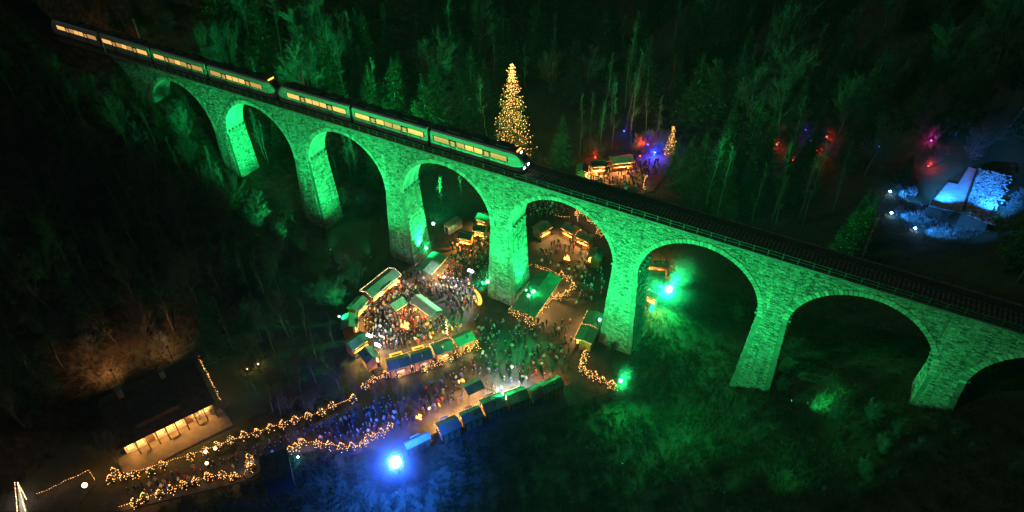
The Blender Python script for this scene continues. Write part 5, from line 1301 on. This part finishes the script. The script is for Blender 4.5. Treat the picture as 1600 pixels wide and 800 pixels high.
floodlight(G(935, 520) + Vector((0, 0, 2.9)), .6, 'green floodlight on the stall roof leaning against a pier', [((24, -1, -8), 5000, GREEN, 100), (CV, 5000, GREEN, 60)], M['e_green'], .8, face=CV)
tall(970, 595, -26.2, 'green floodlight on a stand at the end of the bulb-lit hedge', [((40, 0, -6), 26000, GREEN, 95), (CV, 14000, GREEN, 50), (G(1030, 760), 8000, GREEN, 150), ((27, 0, -24), 6000, GREEN, 120)])
tall(677, 350, -25.0, 'green floodlight on the far side of the viaduct, near the white trailer', [((-60, 80, 6), 420000, GREEN, 85), ((10, 90, 8), 300000, GREEN, 75), ((-110, 55, 8), 380000, GREEN, 50), (CV, 8000, GREEN, 60)], .7)
floodlight(G(534, 512), 3.0, 'pair of small green lamps behind the ring of stalls', [((-44, 0, -20), 6000, GREEN, 110), ((-13, -13, -29), 1500, GREEN, 100)], M['e_green'], .5, face=CV)
# floodlights that wash the front of the viaduct
FL = 'green floodlights washing the front of the viaduct'
p1 = G(778, 634) + Vector((0, 0, 3.3))
floodlight(p1, .8, 'green floodlight on the roof of the bright stall in the lower row', [((-6, 0, -3), 130000, GREEN, 80), ((-10, 0, -18), 90000, GREEN, 80), (CV, 9000, GREEN, 40), (G(800, 615), 2500, GREEN, 140)], M['e_green'], .7, face=CV, legs=False, group=FL)
p2 = G(784, 630) + Vector((0, 0, 3.3))
floodlight(p2, .9, 'second green floodlight on the roof of the bright stall in the lower row', [((24, 0, -4), 110000, GREEN, 80), ((22, 0, -18), 60000, GREEN, 75)], M['e_green'], .7, face=CV, legs=False, group=FL)
def wash(x, y, h, label, aims):
    z = hzf(x, y); floodlight((x, y, z), h, label, aims, M['e_greendim'], .45, group=FL)
wash(-36, -16, 9, 'green floodlight among the shrubs left of the ring of stalls, aimed at the tall piers', [((-62, 0, -3), 46000, GREEN, 70), ((-92, 0, -2), 55000, GREEN, 45)])
wash(-32, -13, 9, 'green floodlight among the shrubs beside the bulb-outlined long stall', [((-32, 0, -2), 50000, GREEN, 75), ((-27, 0, -16), 26000, GREEN, 60)])
wash(37, -26, 5, 'added green floodlight in the dark meadow facing the fifth and sixth piers', [((38, 0, -4), 40000, GREEN, 90), ((46, 0, -20), 22000, GREEN, 80)])  # no lamp seen in the meadow; added to wash these piers green
wash(52, -26, 5, 'added green floodlight in the dark meadow below the sixth pier', [((60, 0, -5), 20000, GREEN, 80), ((84, 0, 0), 11000, GREEN, 45), ((72, 0, -14), 9000, GREEN, 60)])  # second meadow lamp put in, carries the wash to the outer piers
wash(-52, -4, 1.2, 'added green uplight in the brush under the second visible arch', [((-71.5, 2, -9), 90000, GREEN, 80)])  # put in to brighten the pier's inner face, no lamp seen here
wash(-30.5, -4, 1.2, 'added green uplight in the brush under the third visible arch', [((-46.6, 2, -12), 70000, GREEN, 85)])  # likewise added, for the inner face of the next pier
wash(56, -3, 1.2, 'added green uplight on the slope under the last full arch', [((71.5, 1, -12), 14000, GREEN, 80)])  # extra uplight put in for the left flank of the outer pier
# the big blue lamp in the foreground meadow
q = G(618, 722, -24.5)
floodlight((q.x, q.y, hzf(q.x, q.y)), -24.5 - hzf(q.x, q.y), 'dazzling blue floodlight on a tall stand in the meadow', [(CV, 60000, BLUE, 80)], M['e_blue'], 2.3, face=CV)
light('SPOT', q + Vector((.2, -.6, 1.9)), 48000, BLUE, None, 'blue_flood_spill', .3, (q.x - 1.5, q.y + .5, -30), 158, .6)
# ---------------------------------------------------------------- haze
def haze():
    mb = MB(); mb.box((-10, 145, 60), (840, 690, 260))
    m = bpy.data.materials.new('haze'); m.use_nodes = True; t = m.node_tree
    t.nodes.remove(t.nodes['Principled BSDF']); v = t.nodes.new('ShaderNodeVolumePrincipled')
    v.inputs['Color'].default_value = (.9, .95, 1, 1); v.inputs['Density'].default_value = .00016; v.inputs['Anisotropy'].default_value = .4
    t.links.new(v.outputs['Volume'], t.nodes['Material Output'].inputs['Volume'])
    struct(mb.build('haze', m), 'stuff')
haze()
def bloom_halo(centre, rad, dens, name_label):
    """an added volume imitating lens bloom, densest at the lamp, that its light catches"""
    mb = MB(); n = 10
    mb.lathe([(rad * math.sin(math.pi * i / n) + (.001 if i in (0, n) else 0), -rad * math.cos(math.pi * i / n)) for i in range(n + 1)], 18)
    m = bpy.data.materials.new('bloom_halo'); m.use_nodes = True; t = m.node_tree; t.nodes.remove(t.nodes['Principled BSDF'])
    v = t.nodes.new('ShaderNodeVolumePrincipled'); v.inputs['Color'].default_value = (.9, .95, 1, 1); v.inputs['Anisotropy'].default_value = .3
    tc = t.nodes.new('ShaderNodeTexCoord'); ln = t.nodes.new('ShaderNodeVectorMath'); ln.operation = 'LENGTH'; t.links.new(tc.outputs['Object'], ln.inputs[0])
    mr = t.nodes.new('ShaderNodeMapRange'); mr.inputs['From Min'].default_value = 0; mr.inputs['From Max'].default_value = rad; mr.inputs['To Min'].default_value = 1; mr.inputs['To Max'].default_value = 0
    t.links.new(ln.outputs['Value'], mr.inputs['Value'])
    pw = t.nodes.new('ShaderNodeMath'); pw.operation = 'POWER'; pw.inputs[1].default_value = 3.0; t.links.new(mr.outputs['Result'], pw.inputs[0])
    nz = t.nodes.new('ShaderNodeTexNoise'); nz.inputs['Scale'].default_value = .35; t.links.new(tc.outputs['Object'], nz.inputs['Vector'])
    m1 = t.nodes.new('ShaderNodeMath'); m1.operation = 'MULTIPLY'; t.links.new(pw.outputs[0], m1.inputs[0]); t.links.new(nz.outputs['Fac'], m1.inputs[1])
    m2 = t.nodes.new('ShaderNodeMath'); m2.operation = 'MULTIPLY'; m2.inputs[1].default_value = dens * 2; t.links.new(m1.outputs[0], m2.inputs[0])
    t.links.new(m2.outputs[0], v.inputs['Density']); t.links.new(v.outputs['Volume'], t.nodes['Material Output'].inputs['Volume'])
    o = mb.build('bloom_halo', m, None, False, centre); tag(o, name_label, 'bloom_halo', None, 'stuff')
bloom_halo(G(618, 722, -24.5), 12.0, .07, 'added blue bloom halo round the meadow floodlight')
bloom_halo(G(1045, 452, -26.4), 10.0, .05, 'added green bloom halo round the floodlight behind the arch')
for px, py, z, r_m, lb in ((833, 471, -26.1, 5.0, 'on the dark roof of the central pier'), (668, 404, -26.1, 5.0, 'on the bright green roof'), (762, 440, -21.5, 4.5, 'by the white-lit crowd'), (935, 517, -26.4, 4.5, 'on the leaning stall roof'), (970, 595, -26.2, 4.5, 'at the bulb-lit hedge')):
    bloom_halo(G(px, py, z), r_m, .05, 'added green bloom halo round the floodlight ' + lb)
